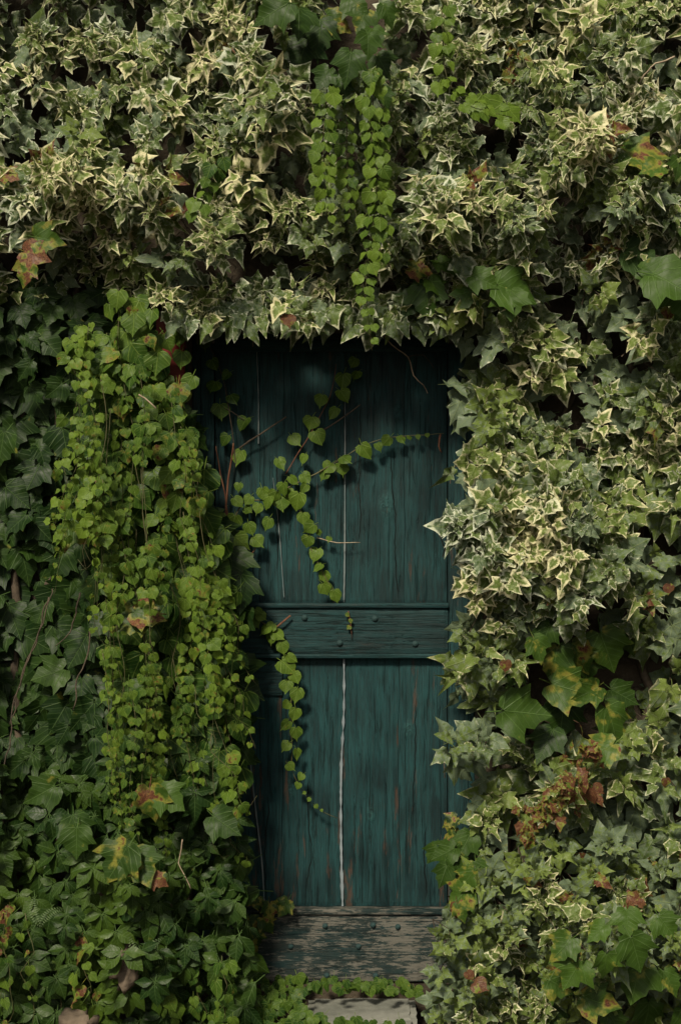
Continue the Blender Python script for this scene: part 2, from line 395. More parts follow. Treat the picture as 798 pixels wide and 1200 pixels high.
LEAVES = []          # (plant, kind, variant, matrix, size, tone)
def put_leaf(plant, kind, p, mdir, ndir, size, tone):
    m = mdir.normalized(); n = ndir - m * ndir.dot(m)
    if n.length < 1e-4: n = m.orthogonal()
    n.normalize(); x = m.cross(n)
    wsc = rnd.uniform(0.85, 1.15)
    Mx = Matrix(((x.x * size * wsc, m.x * size, n.x * size, p.x), (x.y * size * wsc, m.y * size, n.y * size, p.y), (x.z * size * wsc, m.z * size, n.z * size, p.z), (0, 0, 0, 1)))
    t = tuple(min(1, max(0, v)) for v in tone) + (rnd.random(),)
    LEAVES.append((plant, kind, rnd.randrange(NVAR), Mx, size, t))

OUT = Vector((0, -1, 0)); UP = Vector((0, 0, 1))
def rv(a): return Vector((rnd.uniform(-a, a), rnd.uniform(-a, a), rnd.uniform(-a, a)))
TWIGS = {}
def shoot(plant, px, py, Y, size_px, n, kind='ivy', var=0.7, lite=0.4, decay=0.0, down=0.25, tipf=0.75):
    """a leafy shoot tip growing out of the wall: a loose rosette of leaves round its axis"""
    P = at(px, py, Y); s = size_px * m_per_px(Y)
    ax = (OUT + UP * rnd.uniform(-0.45, 0.35) + Vector((rnd.uniform(-.5, .5), 0, 0))).normalized()
    e1 = ax.cross(UP).normalized(); e2 = e1.cross(ax)
    back = P - ax * 0.14
    TWIGS.setdefault(plant, []).append((back + rv(0.03) - UP * 0.05, back + rv(.01), P))
    ph = rnd.uniform(0, 6)
    for i in range(n):
        t = i / max(1, n - 1)                       # 0 = oldest, largest, furthest back
        an = ph + i * 2.4 + rnd.uniform(-.3, .3)
        rad = e1 * math.cos(an) + e2 * math.sin(an)
        sz = s * (1.05 - 0.62 * t) * rnd.uniform(0.85, 1.15)
        pos = P + rad * (s * (0.42 - 0.34 * t)) + ax * (s * (1.6 * t - 0.9)) + rv(s * 0.12)
        md = rad * (1.0 - 0.45 * t) + ax * (0.15 + 0.55 * t) - UP * down * (1 - t * 0.5) + rv(0.25)
        nd = ax * 1.0 + UP * 0.35 - rad * 0.25 + rv(0.35)
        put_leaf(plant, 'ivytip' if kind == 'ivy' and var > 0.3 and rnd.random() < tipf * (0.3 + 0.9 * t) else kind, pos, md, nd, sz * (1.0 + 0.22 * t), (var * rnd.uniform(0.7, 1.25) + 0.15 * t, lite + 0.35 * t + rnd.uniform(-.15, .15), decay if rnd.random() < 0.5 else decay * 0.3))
def hang_leaf(plant, kind, px, py, Y, size_px, tone, rot=50, tilt=0.5, mdir=None):
    """one leaf hanging tip-down and facing out"""
    P = at(px, py, Y); s = size_px * m_per_px(Y)
    a = R(rnd.uniform(-rot, rot)) if mdir is None else R(mdir)
    md = Vector((math.sin(a), -0.25 + rnd.uniform(-.25, .25), -math.cos(a)))
    nd = OUT + UP * 0.35 + rv(tilt)
    P = P - md.normalized() * s * 0.45
    put_leaf(plant, kind, P, md, nd, s, tone)
def strand(plant, pts, Y, size_px, step_px, kind='heart', lite=0.7, decay=0.0, mat=None, r=0.0013, taper=0.5, wide=0.45, dens=1.0, bulge=0.0, gaps=False):
    """a trailing stem with leaves set alternately down both sides, overlapping like scales"""
    n = len(pts)
    P3 = [at(x, y, Y - bulge * math.sin(math.pi * i / max(1, n - 1))) for i, (x, y) in enumerate(pts)]
    o, pp = stem(plant, P3, r, r * 0.5, mat or M['greenstem'], jit=0.006, sides=4, step=0.03)
    L = sum((pp[i + 1] - pp[i]).length for i in range(len(pp) - 1)); st = step_px * m_per_px(Y)
    acc, side = 0.0, 1
    for i in range(len(pp) - 1):
        seg = pp[i + 1] - pp[i]; T = seg.normalized(); k = 0
        acc += seg.length
        while acc > st:
            acc -= st * (rnd.uniform(0.6, 1.4) if gaps else 1); side = -side if rnd.random() < .85 or not gaps else side
            t = i / len(pp)
            if rnd.random() < 0.5 * max(0, t - 0.75) / 0.25: continue
            sz = size_px * m_per_px(Y) * (1 - taper * max(0, t - 0.55) / 0.45) * (rnd.uniform(0.5, 1.38) if gaps else rnd.uniform(0.72, 1.2))
            if rnd.random() > dens: continue
            if gaps:
                ppx = pp[i].x / (S * (D + pp[i].y)) + 399; ppy = 600 - (pp[i].z - CZ) / (S * (D + pp[i].y))
                gn = noise.noise(Vector((ppx * 0.060, ppy * 0.014, 3.3))) + 0.5 * noise.noise(Vector((ppx * 0.15, ppy * 0.04, 8.3)))
                if gn < -0.31: continue
                if gn < -0.15 and rnd.random() < .5: continue
            latv = Vector((T.z, 0, -T.x)) * side
            if latv.length < .1: latv = Vector((side, 0, 0))
            pos = pp[i] + latv * (sz * wide * rnd.uniform(0.3, 1.0)) + OUT * (0.008 + rnd.uniform(0, 0.02)) + rv(0.004) - T * sz * 0.2
            md = T * 0.8 + latv * rnd.uniform(0.1, 0.9) - UP * 0.5 + OUT * rnd.uniform(0.0, 0.45)
            nd = OUT + UP * 0.5 + latv * 0.25 + rv(0.85 if gaps else 0.6)
            dk = decay if rnd.random() < 0.35 else 0
            put_leaf(plant, kind, pos, md, nd, sz, (0, lite + rnd.uniform(-.35, .3) + 0.15 * t, dk + rnd.uniform(0, .15)))

def inside(x, y, poly):
    c = False; j = len(poly) - 1
    for i in range(len(poly)):
        xi, yi = poly[i]; xj, yj = poly[j]
        if (yi > y) != (yj > y) and x < (xj - xi) * (y - yi) / (yj - yi) + xi: c = not c
        j = i
    return c
def scatter(poly, sp, gap=0.0, gscale=0.012, seed=0.0):
    xs = [p[0] for p in poly]; ys = [p[1] for p in poly]; out = []
    y = min(ys); row = 0
    while y < max(ys):
        x = min(xs) + (sp / 2 if row % 2 else 0)
        while x < max(xs):
            jx, jy = x + rnd.uniform(-.48, .48) * sp, y + rnd.uniform(-.48, .48) * sp
            if inside(jx, jy, poly) and noise.noise(Vector((jx * gscale * 0.8, jy * gscale * 1.5, seed))) * 0.75 + noise.noise(Vector((jx * 0.05, jy * 0.06, seed + 9))) * 0.45 > gap - 0.5: out.append((jx, jy))
            x += sp
        y += sp * 0.87; row += 1
    return out
def nz(x, y, s=0.01, q=0.0): return noise.noise(Vector((x * s, y * s, q)))

# front surface of the hedge-like growth, as depth (metres towards the camera are negative)
BUMPS = [(120, 190, 90, 60, .12), (330, 100, 110, 60, .10), (90, 330, 120, 40, -.05), (300, 330, 160, 50, -.05), (480, 350, 120, 50, -.04), (560, 230, 120, 60, .08), (690, 170, 80, 60, .12), (600, 60, 100, 50, .06),
         (620, 640, 110, 90, .20), (740, 380, 70, 50, .10), (560, 390, 60, 50, .06), (580, 530, 60, 50, .08), (700, 800, 100, 60, -.08), (740, 700, 50, 60, .05), (560, 860, 60, 60, .06),
         (620, 1100, 150, 90, .18), (780, 1120, 100, 90, .14), (90, 1080, 150, 100, .16), (50, 640, 90, 300, -.16), (200, 1150, 130, 60, .12), (730, 560, 60, 60, -0.05)]
def front(x, y):
    f = -0.10
    if y < 400: f -= 0.10 * max(0.0, min(1, (420 - y) / 150))
    for bx, by, sx, sy, a in BUMPS:
        f -= a * math.exp(-((x - bx) / sx) ** 2 - ((y - by) / sy) ** 2)
    f -= 0.16 * nz(x, y, 0.014, 5) + 0.10 * nz(x, y, 0.03, 8)
    return f

# ------------------------------------------------------------------ the setting: ground, wall, reveal
gx = [-400, -40, -6, -3, -1.5] + [i * 0.15 for i in range(-9, 10)] + [1.5, 3, 6, 40, 400]
gy = [-400, -60, -12, -6, -3, -2] + [-1.8 + i * 0.15 for i in range(15)] + [0.8, 3, 40, 400]
V = [(x, y, 0.015 * noise.noise(Vector((x * 3, y * 3, 1))) if abs(x) < 5 and abs(y) < 5 else 0) for y in gy for x in gx]
F = [(j * len(gx) + i, j * len(gx) + i + 1, (j + 1) * len(gx) + i + 1, (j + 1) * len(gx) + i) for j in range(len(gy) - 1) for i in range(len(gx) - 1)]
o = mesh_obj('ground', V, F, M['soil'], None, True); o['kind'] = 'structure'

DY = 0.20                                     # door face
def X(px, Y=DY): return at(px, 0, Y).x
def Z(py, Y=DY): return at(0, py, Y).z
OX0, OX1 = X(226), X(556); OZ1 = Z(392)
def rough_wall(name, x0, x1, z0, z1, y0, y1):
    nx, nz_ = max(2, int((x1 - x0) / 0.06)), max(2, int((z1 - z0) / 0.06)); V, F = [], []
    for j in range(nz_ + 1):
        for i in range(nx + 1):
            x = x0 + (x1 - x0) * i / nx; z = z0 + (z1 - z0) * j / nz_
            V.append((x, y0 + 0.02 * noise.noise(Vector((x * 6, z * 8, 3))) + 0.015, z))
    for j in range(nz_):
        for i in range(nx):
            p = j * (nx + 1) + i; F.append((p, p + 1, p + nx + 2, p + nx + 1))
    b0 = len(V)
    V += [(x0, y1, z0), (x1, y1, z0), (x1, y1, z1), (x0, y1, z1)]
    c = [0, nx, nz_ * (nx + 1) + nx, nz_ * (nx + 1)]
    F += [tuple([b0, b0 + 1] + list(range(nx, -1, -1))), tuple([b0 + 3, b0 + 2][::-1] + list(range(nz_ * (nx + 1), nz_ * (nx + 1) + nx + 1)))[::1],
          tuple([b0 + 3, b0] + [j * (nx + 1) for j in range(nz_ + 1)]), tuple([b0 + 1, b0 + 2] + [j * (nx + 1) + nx for j in range(nz_, -1, -1)]), (b0 + 1, b0, b0 + 3, b0 + 2)]
    return V, F
WV, WF = [], []
for (a, c, z0, z1) in ((-3.2, OX0, -0.1, OZ1), (OX1, 3.2, -0.1, OZ1), (-3.2, 3.2, OZ1 + .001, 4.6)):
    v, f = rough_wall('wall', a, c, z0, z1, 0.08, 0.55); k = len(WV); WV += v; WF += [tuple(i + k for i in q) for q in f]
wall = mesh_obj('wall', WV, WF, M['wall']); tag(wall, 'rough stone wall hidden behind the climbing plants round the door', 'wall')

# ------------------------------------------------------------------ the door
door = thing('door', 'weathered teal wooden plank door framed by climbing plants', 'door', (X(398), DY, Z(1150)))
dl = door.location
class Off:
    pass
def dslab(name, px0, px1, py0, py1, yf, th, mat, parent=door, **kw):
    z1, z0 = Z(py0), Z(py1)
    base = dl if parent is door else dl
    o = grid_slab(name, X(px0) - dl.x, X(px1) - dl.x, z0 - dl.z, z1 - dl.z, yf - dl.y, th, mat, None, **kw)
    o.parent = parent
    return o
# board joints wander a little; neighbours share the same joint curve
def joint(seed, amp):
    return lambda z: amp * noise.noise(Vector((seed, z * 2.2, 4))) + amp * 0.4 * noise.noise(Vector((seed, z * 9, 8)))
g = 0.0007
def boards(cuts, py0, py1, y):
    js = [joint(i * 3.7 + py0, 0.0 if i in (0, len(cuts) - 1) else a) for i, (c, a) in enumerate(cuts)]
    for i in range(len(cuts) - 1):
        dslab('plank', cuts[i][0], cuts[i + 1][0], py0, py1, y + rnd.uniform(-.0015, .0015), 0.03, M['plank'], nx=10, nz=60, seed=i * 2.3 + py0, disp=0.0012, edge=0.003,
              el=(lambda f: lambda z: f(z) + g)(js[i]), er=(lambda f: lambda z: f(z) - g)(js[i + 1]))
boards([(252, 0), (304, .004), (404, .002), (474, .012), (524, 0)], 412, 708, DY + 0.012)
boards([(252, 0), (330, .006), (402, .002), (468, .010), (524, 0)], 770, 1063, DY + 0.012)
box_back = None
# stiles and rails, proud of the planks
dslab('stile', 236, 251, 404, 1150, DY - 0.006, 0.045, M['plank'], nx=4, nz=60, edge=0.004, seed=31)
dslab('stile', 525, 548, 404, 1150, DY - 0.006, 0.045, M['plank'], nx=4, nz=60, edge=0.004, seed=37)
dslab('top_rail', 251.6, 524.4, 398, 412, DY - 0.004, 0.045, M['rail'], nx=40, nz=4, edge=0.004, seed=41)
rail = dslab('middle_rail', 251.6, 524.4, 712, 765, DY - 0.014, 0.05, M['rail'], nx=60, nz=10, edge=0.004, seed=43)
dslab('moulding', 251.6, 524.4, 706.5, 711.5, DY - 0.024, 0.05, M['rail'], nx=40, nz=2, edge=0.003, seed=44)
dslab('moulding', 251.6, 524.4, 765.5, 770.5, DY - 0.020, 0.05, M['rail'], nx=40, nz=2, edge=0.003, seed=45)
dslab('batten', 252, 331, 772, 815, DY + 0.001, 0.012, M['rail'], nx=14, nz=8, edge=0.003, seed=46)
kick = dslab('kick_board', 251.6, 524.4, 1070, 1149, DY - 0.010, 0.05, M['kick'], nx=60, nz=14, edge=0.004, seed=47, disp=0.002)
dslab('sill_strip', 251.6, 524.4, 1063.5, 1069.5, DY - 0.022, 0.05, M['kick'], nx=40, nz=2, edge=0.003, seed=48)
def bolt(px, py, yf, parent, r=0.0105):
    V, F = [], []; n = 12
    for k, (rr, dd) in enumerate(((1.0, 0.0), (1.0, -0.004), (0.75, -0.0075))):
        for i in range(n):
            a = 2 * math.pi * i / n; V.append((math.cos(a) * r * rr, dd, math.sin(a) * r * rr))
    V.append((0, -0.009, 0))
    for k in range(2):
        for i in range(n): F.append((k * n + i, (k + 1) * n + i, (k + 1) * n + (i + 1) % n, k * n + (i + 1) % n)[::-1])
    for i in range(n): F.append((2 * n + i, 2 * n + (i + 1) % n, 3 * n))
    F.append(tuple(range(n)))
    mesh_obj('bolt', V, F, M['bolt'], parent, True, (X(px) - dl.x, yf - dl.y + 0.001, Z(py) - dl.z))
for px, py in ((357, 723.5), (439, 724.5), (398, 753), (486, 754)): bolt(px, py, DY - 0.014, rail)
for px, py in ((381, 1084), (437, 1083), (466, 1085), (420, 1108), (341, 1108), (383, 1142), (440, 1142)): bolt(px, py, DY - 0.010, kick, 0.0095)
def filler(name, pts, w0, w1, mat, y=DY + 0.006, amp=0.35):
    """a raised ribbon of old filler running down a joint"""
    P = [at(x, yy, y) - dl for x, yy in pts]; pp = smooth_path(P, 0.012); V, F = [], []
    for i, p in enumerate(pp):
        t = i / (len(pp) - 1); w = (w0 + (w1 - w0) * t) * (1 + amp * 2 * noise.noise(Vector((i * 0.45, w0 * 900, 2))))
        xo = 0.0006 * noise.noise(Vector((i * 0.7, 3, 2)))
        V += [p + Vector((-w + xo, 0.008, 0)), p + Vector((-w * 0.7 + xo, 0, 0)), p + Vector((w * 0.7 + xo, 0, 0)), p + Vector((w + xo, 0.008, 0))]
    for i in range(len(pp) - 1):
        for k in range(3): F.append((i * 4 + k, i * 4 + k + 1, i * 4 + k + 5, i * 4 + k + 4)[::-1])
    return mesh_obj(name, V, F, mat, door)
filler('filler_strip', [(404.5, 445), (404.2, 560), (404, 640), (403, 706)], 0.0016, 0.0028, M['crackfill'])
filler('filler_strip', [(403, 772), (403, 830), (400, 900), (399.5, 950), (400, 1000), (401.5, 1062)], 0.0032, 0.0052, M['putty'], y=DY + 0.003, amp=0.7)
filler('filler_strip', [(301, 412), (303, 470), (303, 520)], 0.001, 0.0022, M['crackfill'])
filler('filler_strip', [(320, 560), (327, 620), (333, 700)], 0.0013, 0.0016, M['crackfill'])
filler('filler_strip', [(293, 890), (301, 960), (307, 1010), (310, 1060)], 0.0022, 0.0026, M['crackfill'])

def box(name, x0, x1, y0, y1, z0, z1, mat, parent=None, bev=0.004):
    bm = bmesh.new(); bmesh.ops.create_cube(bm, size=1)
    for v in bm.verts: v.co = Vector(((x0 + x1) / 2 + v.co.x * (x1 - x0), (y0 + y1) / 2 + v.co.y * (y1 - y0), (z0 + z1) / 2 + v.co.z * (z1 - z0)))
    bmesh.ops.bevel(bm, geom=bm.edges[:], offset=bev, segments=2, affect='EDGES')
    me = bpy.data.meshes.new(name); bm.to_mesh(me); bm.free(); me.materials.append(mat)
    return link(bpy.data.objects.new(name, me), parent)
bb = box('added_backing', X(236) - dl.x, X(548) - dl.x, 0.052, 0.07, .002, Z(400) - dl.z, M['bark'], door)  # added behind the planks to block sky light through their gaps
fr = thing('door_frame', 'dark teal wooden frame round the plank door', 'door frame', (X(398), DY + 0.05, Z(1150)))
for a, c, z0, z1 in ((X(226) + .002, X(235.5), Z(1150), Z(397) - .001), (X(548.5), X(556) - .002, Z(1150), Z(397) - .001)):
    box('jamb', a - fr.location.x, c - fr.location.x, -0.07, 0.06, z0 - fr.location.z, z1 - fr.location.z, M['plank'], fr, .003)
box('lintel', X(226) + .002 - fr.location.x, X(556) - .002 - fr.location.x, -0.07, 0.06, Z(397) - fr.location.z, Z(391) - fr.location.z - .003, M['rail'], fr, .002)
rb = at(201, 415, 0.07); box_ = box('red_board', at(184, 0, .05).x, at(217, 0, .05).x, 0.03, 0.095, at(0, 456, .05).z, at(0, 372, .05).z, M['red']); tag(box_, 'small red painted board on the wall left of the door top', 'board')

# stone step and stones
def rock(name, loc, sx, sy, sz, mat, label, cat, group=None, sub=3, amp=0.18, flat=False):
    bm = bmesh.new()
    if flat:
        bmesh.ops.create_cube(bm, size=2); bmesh.ops.bevel(bm, geom=bm.edges[:], offset=0.12, segments=2, affect='EDGES')
        bmesh.ops.subdivide_edges(bm, edges=bm.edges[:], cuts=5, use_grid_fill=True)
    else: bmesh.ops.create_icosphere(bm, subdivisions=sub, radius=1)
    s = rnd.random() * 50
    for v in bm.verts:
        k = 1 + amp * noise.noise(v.co * 1.6 + Vector((s, s, s))) + amp * 0.3 * noise.noise(v.co * 6 + Vector((s, 0, 0)))
        v.co = Vector((v.co.x * sx * k, v.co.y * sy * k, v.co.z * sz * k))
    me = bpy.data.meshes.new(name); bm.to_mesh(me); bm.free(); me.materials.append(mat)
    if not flat: me.polygons.foreach_set('use_smooth', [True] * len(me.polygons))
    o = link(bpy.data.objects.new(name, me)); o.location = loc
    return tag(o, label, cat, group)
st_top = CZ - 568 * S * (D + DY)
rock('stone_step', Vector((at(424, 0, 0.1).x, 0.09, st_top - 0.045)), 0.175, 0.105, 0.045, M['step'], 'worn grey stone step at the foot of the door', 'step', amp=0.05, flat=True)
# low masonry sill below the door
sill = box('door_sill', X(236), X(548), DY - 0.0, DY + 0.2, -0.02, Z(1150) - 0.002, M['wall'], None, .006); tag(sill, 'stone sill directly under the teal door', 'sill')
for (px, py, Y, a, b_, c, lab) in ((147, 1134, -0.27, .040, .05, .070, 'tall pale limestone block showing through leaves at lower left'), (95, 1203, -0.26, .050, .05, .05, 'squat pale limestone block at the bottom left edge of the growth')):
    rock('stone', at(px, py, Y), a, b_, c, M['stone'], lab, 'stone', amp=0.9)

# ------------------------------------------------------------------ plants
def plant(name, label, cat, px, group=None, Y=0.06):
    return thing(name, label, cat, (at(px, 0, Y).x, Y, 0.0), group)
GI = 'ivy masses covering the wall'
def ivy_mass(p, poly, sp, size, n, var, lite, fill_var=None, decay=0.03, gap=0.50, seed=0.0, down=0.25, cream_sun_spots=(), tipf=0.75):
    for x, y in scatter(poly, sp, gap, 0.02, seed):
        f = front(x, y) + rnd.uniform(-0.03, 0.06)
        v, l, s = var, lite, size * (0.85 + 0.5 * rnd.random()) * (1 + 0.25 * nz(x, y, 0.02, 3))
        v += (0.5 * nz(x, y, 0.015, 21 + seed) + rnd.uniform(-.2, .2)) * (1 if var > .15 else .35); l += 0.25 * nz(x, y, 0.02, 31)
        for gx_, gy_, gr in cream_sun_spots:  # paler spots: cream tufts, and a sun patch put into leaf tone
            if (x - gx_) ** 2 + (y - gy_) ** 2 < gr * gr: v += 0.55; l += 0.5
        shoot(p, x, y, f, min(s * rnd.choice((.8, 1, 1, 1.1, 1.2)), 34), n + rnd.randint(-3, 2), 'ivy', max(v, 0), l + rnd.uniform(-.18, .22), decay if rnd.random() < (.97 if decay < .1 else .90) else 0.75, down, tipf)
    for x, y in scatter(poly, sp * 0.66, 0.30, 0.02, seed):       # older leaves behind
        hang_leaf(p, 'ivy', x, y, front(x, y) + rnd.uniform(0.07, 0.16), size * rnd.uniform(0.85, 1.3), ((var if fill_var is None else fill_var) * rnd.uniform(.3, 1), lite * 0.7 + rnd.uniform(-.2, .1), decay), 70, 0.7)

v1 = plant('variegated_ivy', 'cream-edged ivy filling the top left corner, with one tuft coloured pale for a sun patch', 'ivy', 40, GI)
ivy_mass(v1, [(-130, -110), (190, -110), (205, 120), (185, 340), (95, 350), (-130, 350)], 24, 22, 11, 0.66, 0.40, seed=1, cream_sun_spots=((100, 212, 26), (60, 200, 18), (130, 20, 18)))
v2 = plant('variegated_ivy', 'cream-edged ivy overhanging the left half of the door top', 'ivy', 280, GI)
ivy_mass(v2, [(190, -110), (385, -110), (360, 90), (385, 250), (440, 300), (440, 372), (330, 384), (205, 372), (180, 330), (205, 120)], 23.5, 21, 11, 0.62, 0.36, seed=2, cream_sun_spots=((250, 60, 18), (320, 160, 18)))
v3 = plant('variegated_ivy', 'silvery variegated ivy above the right half of the door', 'ivy', 540, GI)
ivy_mass(v3, [(460, -110), (640, -110), (650, 200), (640, 330), (560, 350), (510, 385), (455, 372), (450, 200)], 23.5, 21.5, 11, 0.60, 0.34, seed=3, cream_sun_spots=((560, 10, 18),))
v4 = plant('variegated_ivy', 'variegated ivy in the top right corner around a bare curling twig', 'ivy', 750, GI)
ivy_mass(v4, [(640, -110), (930, -110), (930, 330), (640, 330), (650, 200)], 24.5, 22.5, 11, 0.60, 0.36, seed=4, gap=0.50, cream_sun_spots=((692, 160, 28), (775, 150, 20), (680, 30, 20)))
v5 = plant('variegated_ivy', 'mixed green and cream ivy right of the door top', 'ivy', 640, GI)
ivy_mass(v5, [(505, 375), (560, 345), (930, 325), (930, 560), (700, 580), (545, 590), (530, 500), (535, 440)], 26, 25, 9, 0.46, 0.42, 0.25, seed=5, cream_sun_spots=((725, 368, 30), (545, 370, 18), (760, 405, 22), (610, 440, 14)), down=0.4, tipf=0.3)
v6 = plant('variegated_ivy', 'pale bulging clump of white-edged ivy right of the middle of the door', 'ivy', 620, GI)
ivy_mass(v6, [(528, 605), (560, 570), (690, 545), (745, 620), (735, 680), (670, 720), (600, 735), (560, 705), (538, 660)], 22.5, 22, 11, 0.58, 0.10, seed=6, gap=0.25, cream_sun_spots=((600, 620, 34), (650, 640, 30), (570, 690, 20)), down=0.45, tipf=0.15)
v7 = plant('green_ivy', 'grey-green ivy along the right edge beside the pale clump', 'ivy', 790, GI)
ivy_mass(v7, [(700, 565), (930, 550), (930, 1000), (730, 1000), (715, 900), (760, 780), (700, 720), (745, 650)], 31, 31, 8, 0.20, 0.42, 0.1, seed=7, decay=0.12, down=0.5)
v8 = plant('green_ivy', 'grey-green ivy with brown leaves against the right side of the lower door', 'ivy', 580, GI)
ivy_mass(v8, [(545, 715), (640, 715), (610, 790), (640, 900), (735, 900), (740, 1000), (545, 985), (535, 900), (528, 850), (535, 800)], 27, 26, 9, 0.26, 0.38, 0.1, seed=8, decay=0.15, down=0.45)
v9 = plant('green_ivy', 'yellow-green ivy heaped at the lower right of the door', 'ivy', 600, GI, -0.1)
ivy_mass(v9, [(528, 1060), (552, 985), (700, 985), (690, 1100), (660, 1260), (495, 1260), (508, 1160)], 22, 20, 9, 0.0, 0.55, 0.0, seed=9, decay=0.15, gap=0.3)
v10 = plant('green_ivy', 'mixed pale and green ivy in the bottom right corner', 'ivy', 780, GI, -0.1)
ivy_mass(v10, [(700, 985), (930, 985), (930, 1260), (660, 1260), (690, 1100)], 24, 21, 9, 0.04, 0.45, 0.0, seed=10, decay=0.2, gap=0.35)
for p_, xa, xb in ((v2, 190, 440), (v3, 440, 520)):          # fringe of leaves over the lintel
    for x, y in scatter([(xa, 362), (xb, 362), (xb, 392), (xa, 392)], 13, -.5):
        hang_leaf(p_, 'ivy', x, y + 7 * nz(x, 0, .05), -0.10 + rnd.uniform(-.06, .08), rnd.uniform(20, 34), (rnd.uniform(.2, .8), rnd.uniform(.1, .5), 0), 40, .5)
ivy_mass(v3, [(375, 95), (465, 95), (460, 320), (400, 320)], 24, 20, 9, 0.4, 0.25, seed=15, gap=0.3)
# pale silver tufts in the lower right ivy
pt = plant('variegated_ivy', 'small silver-white ivy sprigs low in the growth right of the step', 'ivy', 590, GI, -0.2)
for x, y in ((600, 1095), (590, 1110), (613, 1125), (620, 1165), (635, 1180), (600, 1180), (575, 1190), (550, 1195), (632, 1055), (640, 1030), (655, 1095), (690, 1080), (745, 1060), (560, 1130), (720, 1045)):
    shoot(pt, x, y, front(x, y) - 0.04, 19, 10, 'ivy', 0.62, 0.45, 0.0)

for x, y in ((100, 212), (92, 204), (76, 203), (60, 206), (108, 226), (98, 236)): shoot(v1, x, y, front(x, y) - .07, 22, 11, 'ivy', 1.25, 1.0)  # sun patch painted as extra shoots of near-cream leaves
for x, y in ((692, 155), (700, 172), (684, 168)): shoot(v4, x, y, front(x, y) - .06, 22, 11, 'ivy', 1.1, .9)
# dark large-leaved growth on the left edge
b1 = plant('boston_ivy', 'dark broad-leaved vine along the left edge beside the hanging creeper', 'vine', 30)
for x, y in scatter([(-130, 340), (110, 345), (100, 520), (120, 700), (140, 900), (-130, 910)], 22, -0.2, 0.02, 1):
    hang_leaf(b1, 'boston', x, y, front(x, y) + rnd.uniform(-0.06, 0.04) + 0.04, rnd.uniform(22, 42), (0, 0.02 + rnd.uniform(-.1, .18), 0.05), 55, 0.5)
for x, y in scatter([(-130, 330), (180, 345), (290, 700), (280, 900), (-130, 910)], 26, -0.2, 0.02, 2):
    hang_leaf(b1, 'boston', x, y, 0.03 + rnd.uniform(0.0, 0.05), rnd.uniform(28, 46), (0, 0.08 + rnd.uniform(-.08, .12), 0.0), 70, 0.5)
def big_leaves(p, items):
    for it in items:
        x, y, s, ang, lite, dec, dy = it
        hang_leaf(p, 'boston', x, y, front(x, y) + dy, s * 0.84, (0, lite, dec), tilt=0.4, mdir=ang)
b2 = plant('boston_ivy', 'large glossy dark green leaves at the top centre above the hanging strands', 'vine', 390)
big_leaves(b2, [(x_, y_, s_ * .85, a_, l_ * .6, d_, dy_ + .03) for x_, y_, s_, a_, l_, d_, dy_ in [(322, 12, 60, -60, .5, .0, -.10), (352, 22, 52, 10, .4, 0, -.12), (410, 75, 52, -5, .35, 0, -.12), (448, 75, 40, 30, .35, 0, -.1), (375, 40, 60, 0, .2, 0, -.02), (395, 25, 46, 60, .6, .45, -.08), (425, 22, 40, -20, .6, .4, -.1), (418, 5, 44, 40, .7, .2, -.06), (440, 40, 34, 20, .7, .1, -.08), (355, 60, 56, -20, .15, 0, .0), (400, 105, 42, 10, .25, 0, -.06), (450, 112, 34, 20, .4, 0, -.08), (380, 90, 40, -30, .4, 0, -.08), (432, 50, 40, 0, .6, 0, -.09), (455, 15, 36, 30, .65, .1, -.06)]])
b3 = plant('boston_ivy', 'large dark leaves with brown blotches right of the door\'s lower half', 'vine', 670)
big_leaves(b3, [(612, 835, 62, 85, .42, .1, -.12), (668, 808, 64, 75, .45, .45, -.12), (690, 812, 40, -60, .5, .4, -.1), (720, 848, 58, 30, .45, .35, -.12), (710, 760, 54, 20, .5, .35, -.08), (650, 775, 52, -10, .35, .5, -.06), (678, 770, 46, 30, .4, .6, -.05), (640, 870, 50, -30, .15, 0, -.02), (705, 880, 44, -60, .7, .45, -.1), (660, 840, 50, 0, .15, 0, 0), (690, 780, 40, 0, .3, .1, -.03), (640, 745, 40, -20, .25, 0, 0), (735, 745, 44, 20, .45, .2, -.04), (630, 760, 36, 20, .5, .4, -.06), (728, 815, 40, 60, .25, 0, -.02), (600, 790, 34, -30, .3, 0, 0), (655, 700, 36, 20, .3, .9, .02)])
b4 = plant('boston_ivy', 'few big green leaves in the ivy just above the door\'s right corner', 'vine', 560)
big_leaves(b4, [(500, 350, 52, 0, .25, 0, -.10), (483, 355, 42, -40, .2, 0, -.08), (492, 316, 34, 80, .5, .85, -.1), (565, 328, 36, 60, .5, 0, -.12), (602, 340, 56, 75, .55, 0.05, -.12), (598, 355, 40, 0, .55, 0, -.1), (520, 310, 30, 50, .6, 0, -.1), (545, 350, 34, -30, .3, 0, -.04), (510, 335, 30, 40, .6, 0, -.08)])
b5 = plant('boston_ivy', 'yellowing green leaf pair with brown edge at the upper right edge', 'vine', 755)
big_leaves(b5, [(753, 180, 58, 85, .6, .55, -.10), (765, 197, 34, -75, .7, .5, -.10), (795, 195, 30, 0, .4, .1, -.06)])
b6 = plant('boston_ivy', 'broad mid-green leaves at the right edge level with the door top', 'vine', 785)
big_leaves(b6, [(785, 330, 66, 60, .5, 0, -.14), (800, 350, 50, 10, .5, 0, -.12), (765, 318, 40, 80, .35, 0, -.1), (750, 300, 50, 70, .2, 0, 0.0), (815, 370, 50, 0, .4, 0, -.1), (795, 258, 34, 0, .5, .1, -.04)])
b7 = plant('boston_ivy', 'brown and green broad leaves spilling over the bottom right corner', 'vine', 730, None, -0.1)
